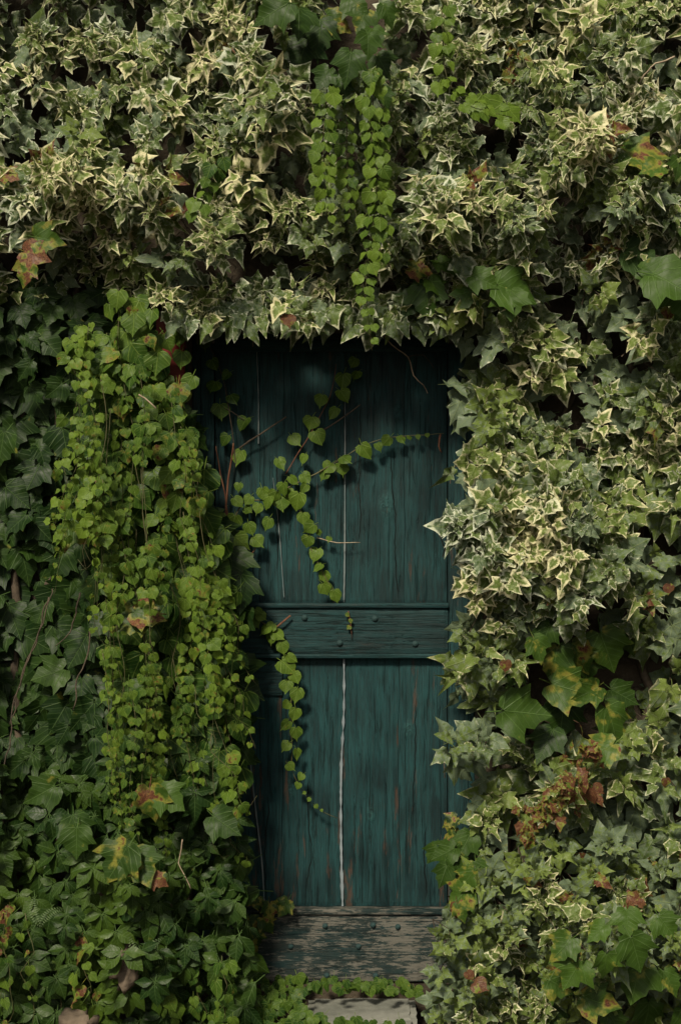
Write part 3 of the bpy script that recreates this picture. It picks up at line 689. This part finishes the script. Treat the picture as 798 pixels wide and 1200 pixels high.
big_leaves(b7, [(x_, y_, s_ * .82, a_, l_, d_ * .8, dy_) for x_, y_, s_, a_, l_, d_, dy_ in [(660, 1110, 50, -50, .5, .45, -.12), (672, 1140, 54, -30, .6, .3, -.14), (655, 1155, 44, 60, .45, .5, -.12), (745, 1150, 62, -15, .5, .35, -.14), (745, 1115, 60, 20, .4, .05, -.12), (710, 1130, 42, 0, .6, .4, -.12), (700, 1175, 58, 75, .45, .6, -.12), (650, 1190, 40, 0, .25, 0, -.06), (785, 1150, 44, 30, .5, .5, -.1), (760, 1190, 50, 0, .4, .1, -.1), (735, 1080, 44, 0, .6, .1, -.12), (700, 1092, 40, -50, .75, .35, -.12), (780, 1085, 42, 40, .55, .2, -.1), (690, 1150, 44, 20, .4, 0, -.06), (800, 1200, 50, 0, .4, .4, -.1), (720, 1200, 46, 30, .3, .1, -.1)]])
b8 = plant('boston_ivy', 'red-tinged dark leaves touching the door at lower right', 'vine', 530)
big_leaves(b8, [(x_, y_, s_ * .85, a_, l_, d_ * .62, dy_) for x_, y_, s_, a_, l_, d_, dy_ in [(528, 962, 26, -60, .1, 1.0, -.02), (530, 982, 30, -70, .2, .95, -.03), (522, 1000, 40, -60, .4, .1, -.03), (545, 990, 46, -30, .35, .1, -.06), (520, 1025, 36, -20, .25, 0, -.0), (535, 1012, 36, 40, .3, .5, -.05), (548, 1030, 38, -40, .6, .6, -.08), (540, 1050, 40, -50, .65, .65, -.1), (560, 1020, 34, 20, .4, .5, -.08), (508, 1000, 30, -30, .4, 0, .02), (540, 1068, 30, 20, .5, .9, -.1)]])
b9 = plant('boston_ivy', 'withered brown-pink leaf hanging near the left edge of the ivy', 'vine', 40)
big_leaves(b9, [(40, 298, 40, 70, .4, .98, -.10), (30, 318, 34, -20, .7, .75, -.10), (12, 205, 26, 70, .5, .9, -.06), (55, 280, 40, 80, .6, .5, -.07)])

# leaves of the left edge that catch the eye in the lower left
lc = plant('boston_ivy', 'glossy green leaf pair with a dark brown blotch low on the left', 'vine', 180)
big_leaves(lc, [(178, 940, 46, 10, .55, .72, -.20), (200, 935, 40, 60, .55, .0, -.20), (140, 1010, 56, -30, .25, .45, -.16), (165, 1015, 50, 30, .35, .5, -.18), (50, 930, 46, -60, .3, .2, -.12), (90, 970, 40, 20, .2, .1, -.10), (90, 985, 40, 0, .35, .2, -.14), (262, 965, 44, 60, .2, .0, -.10), (160, 725, 56, -70, .3, .55, -.18), (95, 620, 50, 60, .4, .4, -.14), (150, 815, 44, 0, .35, 0, -.16), (60, 790, 44, -70, .35, 0, -.06), (172, 720, 44, 80, .35, .7, -.18), (185, 1032, 26, 60, .3, .9, -.18)])

# compound-leaved creeper, lower left
def palmate(p, x, y, Y, s, lite, decay=0.0):
    base = rnd.uniform(-25, 25); k = rnd.choice((3, 5, 5))
    P = at(x, y, Y); nd = OUT + UP * 0.5 + rv(0.35)
    for i in range(k):
        a = R(base + (i - (k - 1) / 2) * 47 + rnd.uniform(-8, 8)); sc = s * m_per_px(Y) * (1 - 0.13 * abs(i - (k - 1) / 2)) * rnd.uniform(.9, 1.1)
        md = Vector((math.sin(a), -0.15 + rnd.uniform(-.2, .2), -math.cos(a)))
        put_leaf(p, 'oval', P + md * (sc * 0.12), md, nd + rv(0.15), sc, (0, lite + rnd.uniform(-.12, .12), decay))
c1 = plant('virginia_creeper', 'mid-green five-leaflet creeper filling the lower left of the wall', 'creeper', 60, None, -0.1)
for x, y in scatter([(-130, 900), (150, 890), (160, 1050), (150, 1260), (-130, 1260)], 22, -0.05, 0.02, 3):
    palmate(c1, x, y, front(x, y) + rnd.uniform(-.06, .06), rnd.uniform(17, 31), 0.20 + 0.8 * nz(x, y, 0.012, 4))
c2 = plant('virginia_creeper', 'darker creeper leaves spreading to the door\'s lower left corner', 'creeper', 220, None, -0.05)
for x, y in scatter([(150, 880), (262, 890), (285, 960), (288, 1060), (300, 1130), (300, 1260), (150, 1260)], 22, -0.1, 0.02, 4):
    palmate(c2, x, y, front(x, y) + 0.04 + rnd.uniform(-.06, .06), rnd.uniform(17, 29), 0.08 + 0.6 * nz(x, y, 0.012, 4))
for p, poly in ((c1, [(-130, 890), (150, 880), (150, 1260), (-130, 1260)]), (c2, [(150, 880), (270, 880), (295, 1060), (310, 1260), (150, 1260)])):
    for x, y in scatter(poly, 20, -0.3, 0.02, 6):
        hang_leaf(p, 'oval', x, y, front(x, y) + rnd.uniform(.06, .16), rnd.uniform(26, 44), (0, rnd.uniform(0.05, .3), 0), 80, 0.6)

# ------------------------------------------------------------------ hanging small-leaved creeper, left of the door
GC = 'falls of the small-leaved creeper left of the door'
def fall(p, specs, Yb, lite, size=11.8, step=5.6, decay=0.3):
    for (x0, y0, x1, y1, x2, y2) in specs:
        ym = [(x0, y0)]
        n = 6
        if rnd.random() < 0.12: continue
        for k in range(1, n + 1):
            t = k / n
            x = (1 - t) ** 2 * x0 + 2 * t * (1 - t) * x1 + t * t * x2; y = (1 - t) ** 2 * y0 + 2 * t * (1 - t) * y1 + t * t * y2
            ym.append((x + rnd.uniform(-9, 9), y + (rnd.uniform(-40, 10) if k == n else 0)))
        strand(p, ym, Yb + rnd.uniform(-.10, .10), size * rnd.choice((.72, .85, .95, 1.05, 1.2)), step * rnd.uniform(.85, 1.1), 'heart', lite + rnd.uniform(-.3, .15), decay, bulge=0.03, wide=0.5, gaps=True)
k1 = plant('trailing_creeper', 'short pale creeper tassels at the far left of the green curtain', 'creeper', 80, GC)
fall(k1, [(100, 480, 72, 560, 62, 690), (108, 520, 80, 570, 70, 675), (92, 500, 66, 560, 60, 640), (112, 560, 98, 620, 100, 690), (120, 560, 104, 620, 104, 680)], -0.20, .72)
k2 = plant('trailing_creeper', 'left fall of the small-leaved creeper, longest and densest at its middle', 'creeper', 130, GC)
fall(k2, [(95, 385, 92, 450, 100, 560), (105, 380, 98, 480, 118, 620), (135, 700, 130, 850, 150, 1000), (120, 760, 126, 860, 140, 960), (88, 400, 92, 430, 88, 540), (110, 430, 108, 600, 125, 800), (118, 440, 118, 620, 118, 720), (120, 500, 120, 680, 140, 900), (130, 480, 125, 650, 132, 860), (128, 560, 132, 760, 150, 960),
          (112, 640, 110, 760, 122, 830), (138, 600, 136, 780, 152, 1000)], -0.21, .74)
k3 = plant('trailing_creeper', 'middle fall of the small-leaved creeper hanging from the ivy', 'creeper', 165, GC)
fall(k3, [(140, 350, 150, 500, 160, 700), (125, 390, 140, 560, 150, 760), (150, 400, 160, 600, 170, 800), (160, 420, 170, 620, 190, 860), (145, 480, 160, 700, 165, 900), (155, 520, 172, 720, 205, 930), (168, 500, 180, 700, 185, 840), (150, 600, 165, 800, 178, 980), (175, 560, 190, 760, 200, 900), (160, 620, 176, 800, 200, 1010), (170, 780, 190, 900, 190, 1040), (150, 800, 165, 930, 160, 1060)], -0.20, .64)
k4 = plant('trailing_creeper', 'right fall of the small-leaved creeper lapping over the door edge', 'creeper', 230, GC)
fall(k4, [(175, 400, 200, 520, 215, 700), (190, 440, 205, 600, 225, 800), (200, 460, 215, 600, 240, 760), (212, 500, 228, 620, 250, 800), (222, 520, 240, 640, 268, 790), (232, 560, 250, 660, 280, 760), (205, 560, 220, 720, 238, 900), (215, 600, 240, 760, 262, 900), (235, 640, 262, 740, 290, 860), (250, 660, 275, 740, 300, 800), (190, 600, 210, 780, 230, 960)], -0.17, .62)
k5 = plant('trailing_creeper', 'thin tail of creeper trailing down beside the lower left panel', 'creeper', 260, GC)
fall(k5, [(200, 760, 230, 860, 250, 1000), (220, 780, 245, 860, 262, 960), (240, 800, 262, 880, 292, 970), (260, 800, 275, 880, 285, 940), (225, 860, 245, 960, 270, 1030), (250, 780, 280, 830, 300, 900), (235, 880, 262, 980, 296, 1025), (248, 860, 276, 925, 300, 962)], -0.13, .60, 14, 7.5)
k6 = plant('trailing_creeper', 'rounder larger creeper leaves at the top of the green curtain beside the red board', 'creeper', 170, GC)
for x, y in scatter([(92, 395), (130, 340), (165, 350), (185, 380), (190, 440), (212, 450), (225, 520), (235, 600), (215, 640), (170, 500), (120, 470), (88, 430)], 19, -.1, 0.03, 9):
    hang_leaf(k6, 'heart', x, y, -0.15 + rnd.uniform(-.05, .05), rnd.uniform(18, 29), (0, 0.38 + rnd.uniform(-.3, .3), 0.1 if rnd.random() < .85 else .6), 50, 0.45)
for x, y, s in ((209, 395, 22), (196, 400, 24), (213, 420, 22), (205, 372, 20), (188, 420, 22), (222, 448, 22), (211, 462, 26), (178, 430, 26), (172, 396, 22), (180, 455, 22), (195, 448, 20)):
    hang_leaf(k6, 'heart', x, y, -0.05, s, (0, 0.40 + rnd.uniform(-.1, .1), 0), 30, 0.35)
# dark backing leaves within the curtain
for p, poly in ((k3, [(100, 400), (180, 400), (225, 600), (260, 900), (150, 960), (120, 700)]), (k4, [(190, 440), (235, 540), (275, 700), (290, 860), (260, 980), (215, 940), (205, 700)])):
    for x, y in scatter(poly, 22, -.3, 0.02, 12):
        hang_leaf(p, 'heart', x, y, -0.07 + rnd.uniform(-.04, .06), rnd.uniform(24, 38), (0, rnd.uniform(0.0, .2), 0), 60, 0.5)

# low creeper along the ground and the bottom left
g1 = plant('ground_creeper', 'low round-leaved creeper spreading in front of the door sill', 'creeper', 330, None, 0.15)
for x, y in scatter([(280, 1148), (330, 1146), (420, 1150), (480, 1150), (500, 1170), (478, 1175), (460, 1168), (370, 1168), (350, 1180), (380, 1196), (470, 1200), (480, 1240), (250, 1240), (240, 1170)], 8, -.3, 0.03, 14):
    if 372 - (1195 - y) * .5 < x < 480 and 1163 < y < 1193: continue
    Yb = 0.15 - (y - 1150) * 0.006
    hang_leaf(g1, 'heart', x, y, Yb + rnd.uniform(-.06, .03), rnd.uniform(8, 15), (0, 0.25 + rnd.uniform(-.25, .2), .1), 70, 0.5)
g2 = plant('ground_creeper', 'small round creeper leaves in the bottom left corner, some turning pink', 'creeper', 60, None, -0.2)
fall(g2, [(10, 1060, 12, 1130, 15, 1215), (30, 1070, 36, 1130, 30, 1230), (100, 1100, 95, 1140, 102, 1200), (0, 1090, 2, 1150, 0, 1240)], -0.32, .5, 13, 9, .7)
fall(g2, [(190, 1100, 200, 1150, 190, 1230), (230, 1110, 240, 1160, 235, 1230), (260, 1120, 262, 1170, 260, 1230), (70, 1120, 75, 1170, 70, 1240)], -0.26, .3, 14, 9, .1)

# ------------------------------------------------------------------ hanging strands over the door
GS = 'single strands hanging over the door top'
def scales(p, pts, Y, w0, w1, step, lite):
    strand(p, pts, Y, w0 * .74, step * .84, 'heart', lite, 0.0, taper=1 - w1 / w0, wide=0.52, r=0.002)
h1 = plant('hanging_strand', 'long light green strand hanging to the door top, longest of the strands', 'creeper', 437, GS)
scales(h1, [(437, 85), (436, 160), (440, 230), (432, 300), (428, 350), (436, 410)], -0.42, 22, 9, 7, .62)
scales(h1, [(447, 130), (444, 200), (448, 270), (440, 320)], -0.40, 19, 14, 8, .52)
h2 = plant('hanging_strand', 'shorter green strand left of the longest one', 'creeper', 381, GS)
scales(h2, [(383, 105), (379, 160), (380, 210), (384, 268)], -0.42, 22, 15, 7, .58)
h3 = plant('hanging_strand', 'thin shaded strand between two brighter ones above the door', 'creeper', 408, GS)
scales(h3, [(408, 140), (407, 190), (410, 262)], -0.34, 17, 12, 8, .45)
h4 = plant('hanging_strand', 'bright green strand bending right across the ivy near the top', 'creeper', 525, GS)
scales(h4, [(518, 15), (520, 60), (524, 95), (545, 122), (570, 130), (600, 138)], -0.36, 19, 17, 7, .66)
h5 = plant('hanging_strand', 'short strand of dark round leaves in the upper left ivy', 'creeper', 240, GS)
scales(h5, [(252, 190), (248, 215), (236, 240), (226, 262)], -0.40, 22, 16, 9, .40)
h6 = plant('creeper_shoot', 'small yellow-green creeper tip standing out at the right edge near the twig', 'creeper', 600)
for x, y, s in ((582, 126, 24), (600, 132, 26), (566, 120, 22), (590, 145, 20), (556, 128, 22)): hang_leaf(h6, 'heart', x, y, front(x, y) - .10, s, (0, .7, 0), 60, .4)
h6['label'] = 'bright green heart leaves at the end of the strand bending right'

# ------------------------------------------------------------------ vine on the door
dv = plant('door_vine', 'heart-leaved vine branching across the upper half of the teal door', 'vine', 262, None, DY - 0.02)
A = lambda zx, zy: (200 + zx / 2.157, 370 + zy / 2.157)
for zx, zy, s in ((380, 213, 40), (434, 163, 42), (437, 200, 36), (468, 150, 30), (462, 118, 34), (411, 245, 36), (354, 270, 36), (314, 313, 42), (372, 306, 42), (335, 361, 32), (278, 373, 40), (173, 357, 40), (183, 270, 38), (158, 210, 34), (127, 240, 44), (140, 150, 32), (108, 122, 34), (85, 65, 40), (108, 178, 34), (137, 313, 36), (398, 383, 34), (388, 402, 30), (433, 387, 34), (442, 363, 30), (491, 342, 44), (526, 330, 24), (545, 316, 32), (583, 312, 24), (603, 308, 16), (625, 306, 16), (648, 302, 14), (340, 410, 34), (310, 415, 34), (284, 437, 38), (338, 435, 28), (320, 468, 48), (280, 472, 40), (245, 470, 38), (220, 486, 34), (245, 525, 34), (235, 450, 34), (197, 465, 32), (195, 490, 28), (352, 536, 40), (335, 512, 34), (346, 570, 36), (367, 602, 42), (390, 660, 38), (390, 690, 36), (417, 708, 34), (372, 635, 28), (375, 548, 20), (400, 565, 16), (200, 538, 34), (220, 570, 32), (178, 570, 50), (177, 632, 40), (180, 690, 40), (172, 432, 24), (115, 510, 50), (160, 520, 40), (150, 600, 40), (170, 470, 34), (262, 455, 30), (300, 445, 26)):
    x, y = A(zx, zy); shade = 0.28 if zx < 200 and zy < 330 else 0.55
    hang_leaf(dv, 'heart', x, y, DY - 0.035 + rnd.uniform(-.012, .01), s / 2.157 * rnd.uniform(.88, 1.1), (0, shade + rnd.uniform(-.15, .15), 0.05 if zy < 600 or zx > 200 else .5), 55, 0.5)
def dst(p, pts, r0, r1, mat, Y=DY - 0.022, f=A, **kw):
    return stem(p, [at(*f(*q), Y - 0.006 * (i % 2)) for i, q in enumerate(pts)], r0, r1, mat, **kw)
dst(dv, [(150, 600), (160, 520), (190, 470), (250, 462), (300, 432), (370, 397), (450, 350), (520, 315), (600, 304), (690, 298)], .003, .0012, M['greenstem'])
dst(dv, [(290, 400), (340, 320), (380, 250), (410, 180), (418, 120)], .0022, .0012, M['redtwig'])
dst(dv, [(285, 445), (335, 505), (350, 575), (390, 660), (417, 705)], .0024, .0012, M['greenstem'])
dst(dv, [(175, 335), (230, 297), (292, 255)], .0035, .0025, M['bark'])
dst(dv, [(365, 300), (430, 262), (480, 225)], .003, .0018, M['bark'])
dst(dv, [(370, 560), (420, 574), (480, 572)], .002, .001, M['paletwig'])
dst(dv, [(150, 640), (140, 520), (148, 400), (160, 320)], .0045, .003, M['redtwig'])
dst(dv, [(160, 620), (135, 440), (115, 330)], .0035, .002, M['redtwig'])
dst(dv, [(165, 380), (150, 250), (130, 150), (90, 60)], .002, .0015, M['bark'])
dst(dv, [(200, 610), (215, 588)], .003, .002, M['redtwig'])
dst(dv, [(100, 245), (140, 235), (190, 268)], .002, .001, M['bark'])
B = lambda zx, zy: (230 + zx / 2.347, 680 + zy / 2.347)
dv2 = plant('door_vine', 'single trailing vine curving down the lower left of the door', 'vine', 335, None, DY - 0.02)
for zx, zy, s in ((150, 95, 34), (165, 118, 30), (180, 100, 32), (190, 135, 36), (172, 85, 28), (205, 160, 34), (140, 115, 30), (238, 185, 46), (250, 235, 54), (262, 215, 38), (225, 150, 40), (205, 130, 36), (272, 267, 38), (248, 292, 42), (277, 315, 44), (248, 343, 30), (271, 368, 40), (246, 398, 38), (275, 420, 38), (247, 456, 36), (277, 477, 34), (259, 513, 28), (288, 540, 22), (280, 565, 20), (297, 585, 14), (310, 603, 16), (330, 622, 14), (345, 633, 10)):
    x, y = B(zx, zy); hang_leaf(dv2, 'heart', x, y, DY - 0.05, s / 2.347 * rnd.uniform(.85, 1.02), (0, .58 + rnd.uniform(-.15, .15), .1), 60, 0.5)
dst(dv2, [(120, 90), (160, 105), (190, 120), (235, 180), (258, 260), (262, 350), (262, 460), (270, 540), (310, 603), (345, 635), (388, 655)], .0022, .001, M['greenstem'], DY - 0.03, B)
dst(dv2, [(190, 145), (225, 125), (258, 98)], .004, .003, M['redtwig'], DY - 0.03, B)
sp = plant('vine_sprig', 'tiny leafless sprig stuck on the door\'s middle rail', 'sprig', 409, None, DY - 0.03)
dst(sp, [(418, 85), (424, 120), (427, 165)], .002, .001, M['redtwig'], DY - 0.022, B)
for zx, zy in ((416, 95), (424, 112), (420, 130)): hang_leaf(sp, 'heart', *B(zx, zy), DY - .03, 6, (0, .4, .5), 60, .4)
sp['label'] = 'tiny dry sprig stuck on the middle rail of the door'
tw = thing('hanging_twig', 'thin bare twig dangling under the ivy at the upper right of the door', 'twig', at(500, 460, DY - .05))
dst(tw, [(525, 35), (560, 75), (600, 105), (615, 150), (640, 175), (650, 195)], .0022, .0014, M['paletwig'], DY - 0.06)
dst(tw, [(600, 105), (640, 100), (665, 130)], .0015, .001, M['bark'], DY - 0.06)
rt = thing('hanging_twig', 'short red-brown twig against the right edge of the upper door panel', 'twig', at(515, 520, DY - .03))
dst(rt, [(682, 298), (678, 330), (684, 345)], .004, .002, M['redtwig'])
rt2 = plant('vine_sprig', 'two dark leaves lying over the flaking board at the door\'s foot', 'sprig', 300, None, DY - .04)
for x, y, s in ((333, 1063, 17), (316, 1068, 18), (295, 1087, 20), (313, 1083, 18), (300, 1100, 20), (289, 1118, 22), (301, 1058, 12)): hang_leaf(rt2, 'boston', x, y, DY - .05, s * 1.2, (0, .25, .5), 40, .4)
rt2['label'] = 'dark reddish leaves over the left end of the door\'s flaking bottom board'
dst(rt2, [(100, 905), (180, 890), (240, 900)], .0016, .001, M['redtwig'], DY - .03, B)

# twigs in the growth
def twig(label, pts, Y, r0, r1, mat):
    t = [at(x, y, Y) for x, y in pts]; o, _ = stem(None, t, r0, r1, mat, 'bare_twig', jit=.012, step=.015); return tag(o, label, 'twig')
twig('pale curling twig in the gap at the top right', [(790, 66), (768, 76), (752, 90), (745, 105), (738, 112)], -.22, .003, .002, M['paletwig'])
twig('pale forked twig left of the creeper, level with the middle rail', [(95, 695), (88, 720), (82, 742), (66, 756)], -.10, .003, .0015, M['bark'])
twig('crooked bark twig hanging just below the pale forked one', [(105, 740), (102, 770), (90, 798), (88, 830)], -.10, .003, .002, M['bark'])
twig('thin brown stem slanting down the dark left edge', [(58, 700), (40, 760), (18, 820), (10, 880), (-5, 940)], -.10, .0025, .002, M['bark'])
twig('long thin stem crossing the dark leaves at the far left', [(62, 690), (50, 730), (28, 790), (12, 850)], -.12, .002, .0015, M['bark'])
twig('short brown twig poking from the creeper top by the red board', [(164, 462), (172, 468), (183, 478)], -.30, .003, .002, M['paletwig'])
twig('brown stem arching in the ivy right of the long strand', [(600, 262), (610, 250), (634, 242), (640, 236)], -.28, .0025, .002, M['bark'])
twig('thin yellowish stem among the lower left creeper leaves', [(214, 985), (212, 1010), (222, 1040)], -.2, .002, .0015, M['paletwig'])
for pl, seg in ((v1, [[(60, 700), (90, 300), (150, -40)], [(20, 900), (30, 400), (60, 100)]]), (v4, [[(760, 900), (740, 300), (790, -40)], [(700, 700), (690, 250), (620, 0)]]), (v5, [[(640, 1150), (620, 700), (700, 350)]]), (v2, [[(60, 380), (220, 340), (420, 330), (560, 340)]]), (v3, [[(600, 1100), (590, 500), (520, 250), (500, -30)]])):
    for s_ in seg: stem(pl, [at(x, y, 0.07) for x, y in s_], .016, .007, M['bark'], 'branch', jit=.03, sides=7, step=.05)

# withered brown spray
wb = plant('withered_spray', 'dry orange-brown dead leaves slanting through the ivy at lower right', 'dead leaves', 650)
path = [(690, 870), (672, 915), (660, 935), (640, 950), (612, 982)]
for i in range(95):
    t = rnd.random() * (len(path) - 1); k = int(t); u = t - k
    x = path[k][0] * (1 - u) + path[k + 1][0] * u + rnd.gauss(0, 10); y = path[k][1] * (1 - u) + path[k + 1][1] * u + rnd.gauss(0, 9)
    hang_leaf(wb, 'oval' if i % 2 else 'ivy', x, y, front(x, y) - .10 + rnd.uniform(-.04, .03), rnd.uniform(9, 17), (0, .9, rnd.uniform(.75, 1)), 90, 1.0)
for x, y, s in ((683, 925, 20), (690, 930, 24), (668, 928, 20), (700, 935, 18)): hang_leaf(wb, 'oval', x, y, front(x, y) - .09, s, (0, .9, 1), 30, .5)
GD = 'single withered leaves caught in the growth'
for x, y, s, a, lab in ((592, 780, 16, 0, 'small orange-brown dead leaf right of the middle rail'), (764, 703, 22, 60, 'rust brown dead leaf at the right edge below the pale clump'), (783, 690, 14, 0, 'orange scrap of leaf at the far right beside the rust one'),
                        (700, 925, 17, 60, 'bright orange leaf at the top of the dry spray'), (780, 917, 13, 0, 'tiny orange leaf near the right edge, lower half'), (752, 1045, 30, 60, 'crumpled pink-brown leaf right in the lower ivy'), (742, 1058, 24, -60, 'folded dusty pink leaf under the crumpled one'),
                        (706, 1035, 22, 60, 'brown leaf left of the crumpled pink-brown one'), (4, 1075, 18, 30, 'red leaf at the very left edge near the bottom'), (96, 1105, 16, 0, 'small orange-red leaf in the lower left creeper'), (550, 1143, 14, 40, 'red-brown leaf in the ivy right of the step'),
                        (562, 1155, 20, 60, 'dry pinkish leaf below the red-brown one'), (325, 365, 26, -30, 'pale yellow drooping leaf over the top of the door'), (338, 375, 18, 10, 'orange-brown leaf beside the pale drooping one'), (535, 1066, 20, 0, 'dark red leaf by the door\'s lower right edge'), (770, 505, 24, 10, 'yellow-brown leaf hanging at the right edge'), (155, 365, 14, 0, 'yellow leaf at the top of the green curtain')):
    dl_ = plant('dead_leaf', lab, 'leaf', x, GD); dec = 1.0 if 'yellow' not in lab else 0.6
    dl_.location = at(x, y, front(x, y) - .1)
    hang_leaf(dl_, 'ivy' if s > 20 else 'heart', x, y, front(x, y) - .08, s * .95, (0.9 if 'pale yellow' in lab else 0, 0.9, dec * (0.4 if 'pale yellow' in lab else 1)), tilt=.5, mdir=a)

# small ferns in the lower left
for k, (x, y, lab) in enumerate(((172, 1128, 'small grey-green fern frond beside the tall pale stone'), (48, 1085, 'small upright fern frond in the lower left creeper'))):
    fz = thing('fern', lab, 'fern', at(x, y, -.32)); loc = fz.location
    for fr_ in range(3):
        a0 = R(-60 + 60 * fr_ + (20 if k else 0)); V, F = [], []
        for i in range(15):
            t = i / 14; p = Vector((math.sin(a0 + t * .6), -.3 * t, math.cos(a0 + t * .6))) * (0.10 * t); L = 0.016 * math.sin(math.pi * (t * .9 + .1)); tdir = Vector((math.cos(a0 + t * .6), 0, -math.sin(a0 + t * .6)))
            for sgn in (-1, 1):
                q = len(V); V += [p + Vector((0, 0, .002)), p + tdir * sgn * L * .5 + Vector((0, -.003, .003)), p + tdir * sgn * L, p + tdir * sgn * L * .5 + Vector((0, -.003, -.002))]; F.append((q, q + 1, q + 2, q + 3))
        mesh_obj('frond', V, F, M['fern'], fz)

# ------------------------------------------------------------------ rank the leaves by how much of each shows, then build them
def realise():
    sc = 0.5; W, H = int(798 * sc), int(1200 * sc)
    def over_stone(L):
        c = L[3] @ Vector((0, 0.4, 0)); k = S * (D + c.y); x, y = c.x / k + 399, 600 - (c.z - CZ) / k
        return ((x - 147 + (y - 1134) * -.2) / 9) ** 2 + ((y - 1134) / 17) ** 2 < 1 and c.y < -0.2
    LEAVES[:] = [L for L in LEAVES if not over_stone(L)]; vis = None
    buf = np.zeros((H, W), bool); idx = sorted(range(len(LEAVES)), key=lambda i: LEAVES[i][3].translation.y); vis = np.zeros(len(LEAVES))
    for i in idx:
        Mx, s = LEAVES[i][3], LEAVES[i][4]
        c = Mx @ Vector((0, 0.4, 0)); k = S * (D + c.y)
        px, py = (c.x / k + 399) * sc, (600 - (c.z - CZ) / k) * sc; r = s / k * 0.36 * sc
        x0, x1, y0, y1 = int(max(0, px - r)), int(min(W, px + r + 1)), int(max(0, py - r)), int(min(H, py + r + 1))
        if x1 <= x0 or y1 <= y0: continue
        sub = buf[y0:y1, x0:x1]; vis[i] = (~sub).sum(); sub[:] = True
    by = {}
    for i, L in enumerate(LEAVES): by.setdefault(L[0], []).append(i)
    nind = 0
    for p, ids in by.items():
        ids.sort(key=lambda i: -vis[i])
        one = [i for i in ids[:300] if vis[i] > 0] if len(ids) > 300 else ids
        rest = [i for i in ids if i not in set(one)]
        inv = Matrix.Translation(-p.location)
        for i in one:
            _, kind, q, Mx, s, tone = LEAVES[i]
            o = bpy.data.objects.new('leaf', LMESH[kind, q]); C.objects.link(o); o.parent = p
            o.matrix_basis = inv @ Mx; o.color = tone; nind += 1
        if rest:
            VV, FF, RR, UU, TT, MI = [], [], [], [], [], []; off = 0; kinds = sorted({LEAVES[i][1] for i in rest})
            for i in rest:
                _, kind, q, Mx, s, tone = LEAVES[i]
                v, f, rad, uv = LG[kind, q]; A4 = np.array(inv @ Mx)
                VV.append(v @ A4[:3, :3].T + A4[:3, 3]); FF += [tuple(a + off for a in ff) for ff in f]
                RR.append(rad); UU.append(uv); TT.append(np.tile(tone, (len(v), 1))); MI += [kinds.index(kind)] * len(f); off += len(v)
            me = bpy.data.meshes.new('foliage'); me.from_pydata(np.concatenate(VV).tolist(), [], FF)
            ul = me.uv_layers.new(name='UVMap'); li = np.empty(len(me.loops), int); me.loops.foreach_get('vertex_index', li)
            ul.data.foreach_set('uv', np.concatenate(UU)[li].ravel())
            a = me.attributes.new('rad', 'FLOAT', 'POINT'); a.data.foreach_set('value', np.concatenate(RR))
            a = me.attributes.new('tone', 'FLOAT_COLOR', 'POINT'); a.data.foreach_set('color', np.concatenate(TT).ravel())
            for kd in kinds: me.materials.append(LM[kd, 1])
            me.polygons.foreach_set('material_index', MI); me.polygons.foreach_set('use_smooth', [True] * len(me.polygons)); me.update()
            o = bpy.data.objects.new('foliage', me); link(o, p); o['kind'] = 'stuff'
    for p, tw_ in TWIGS.items():
        V, F = [], []
        for a, b_, c in tw_:
            v, f = tube_geo([q - p.location for q in (a, b_, c)], .0022, .0014, 3); k = len(V); V += v; F += [tuple(i + k for i in ff) for ff in f]
        o = mesh_obj('twigs', V, F, M['bark'], p); o['kind'] = 'stuff'
    print('leaves', len(LEAVES), 'individual', nind)
realise()
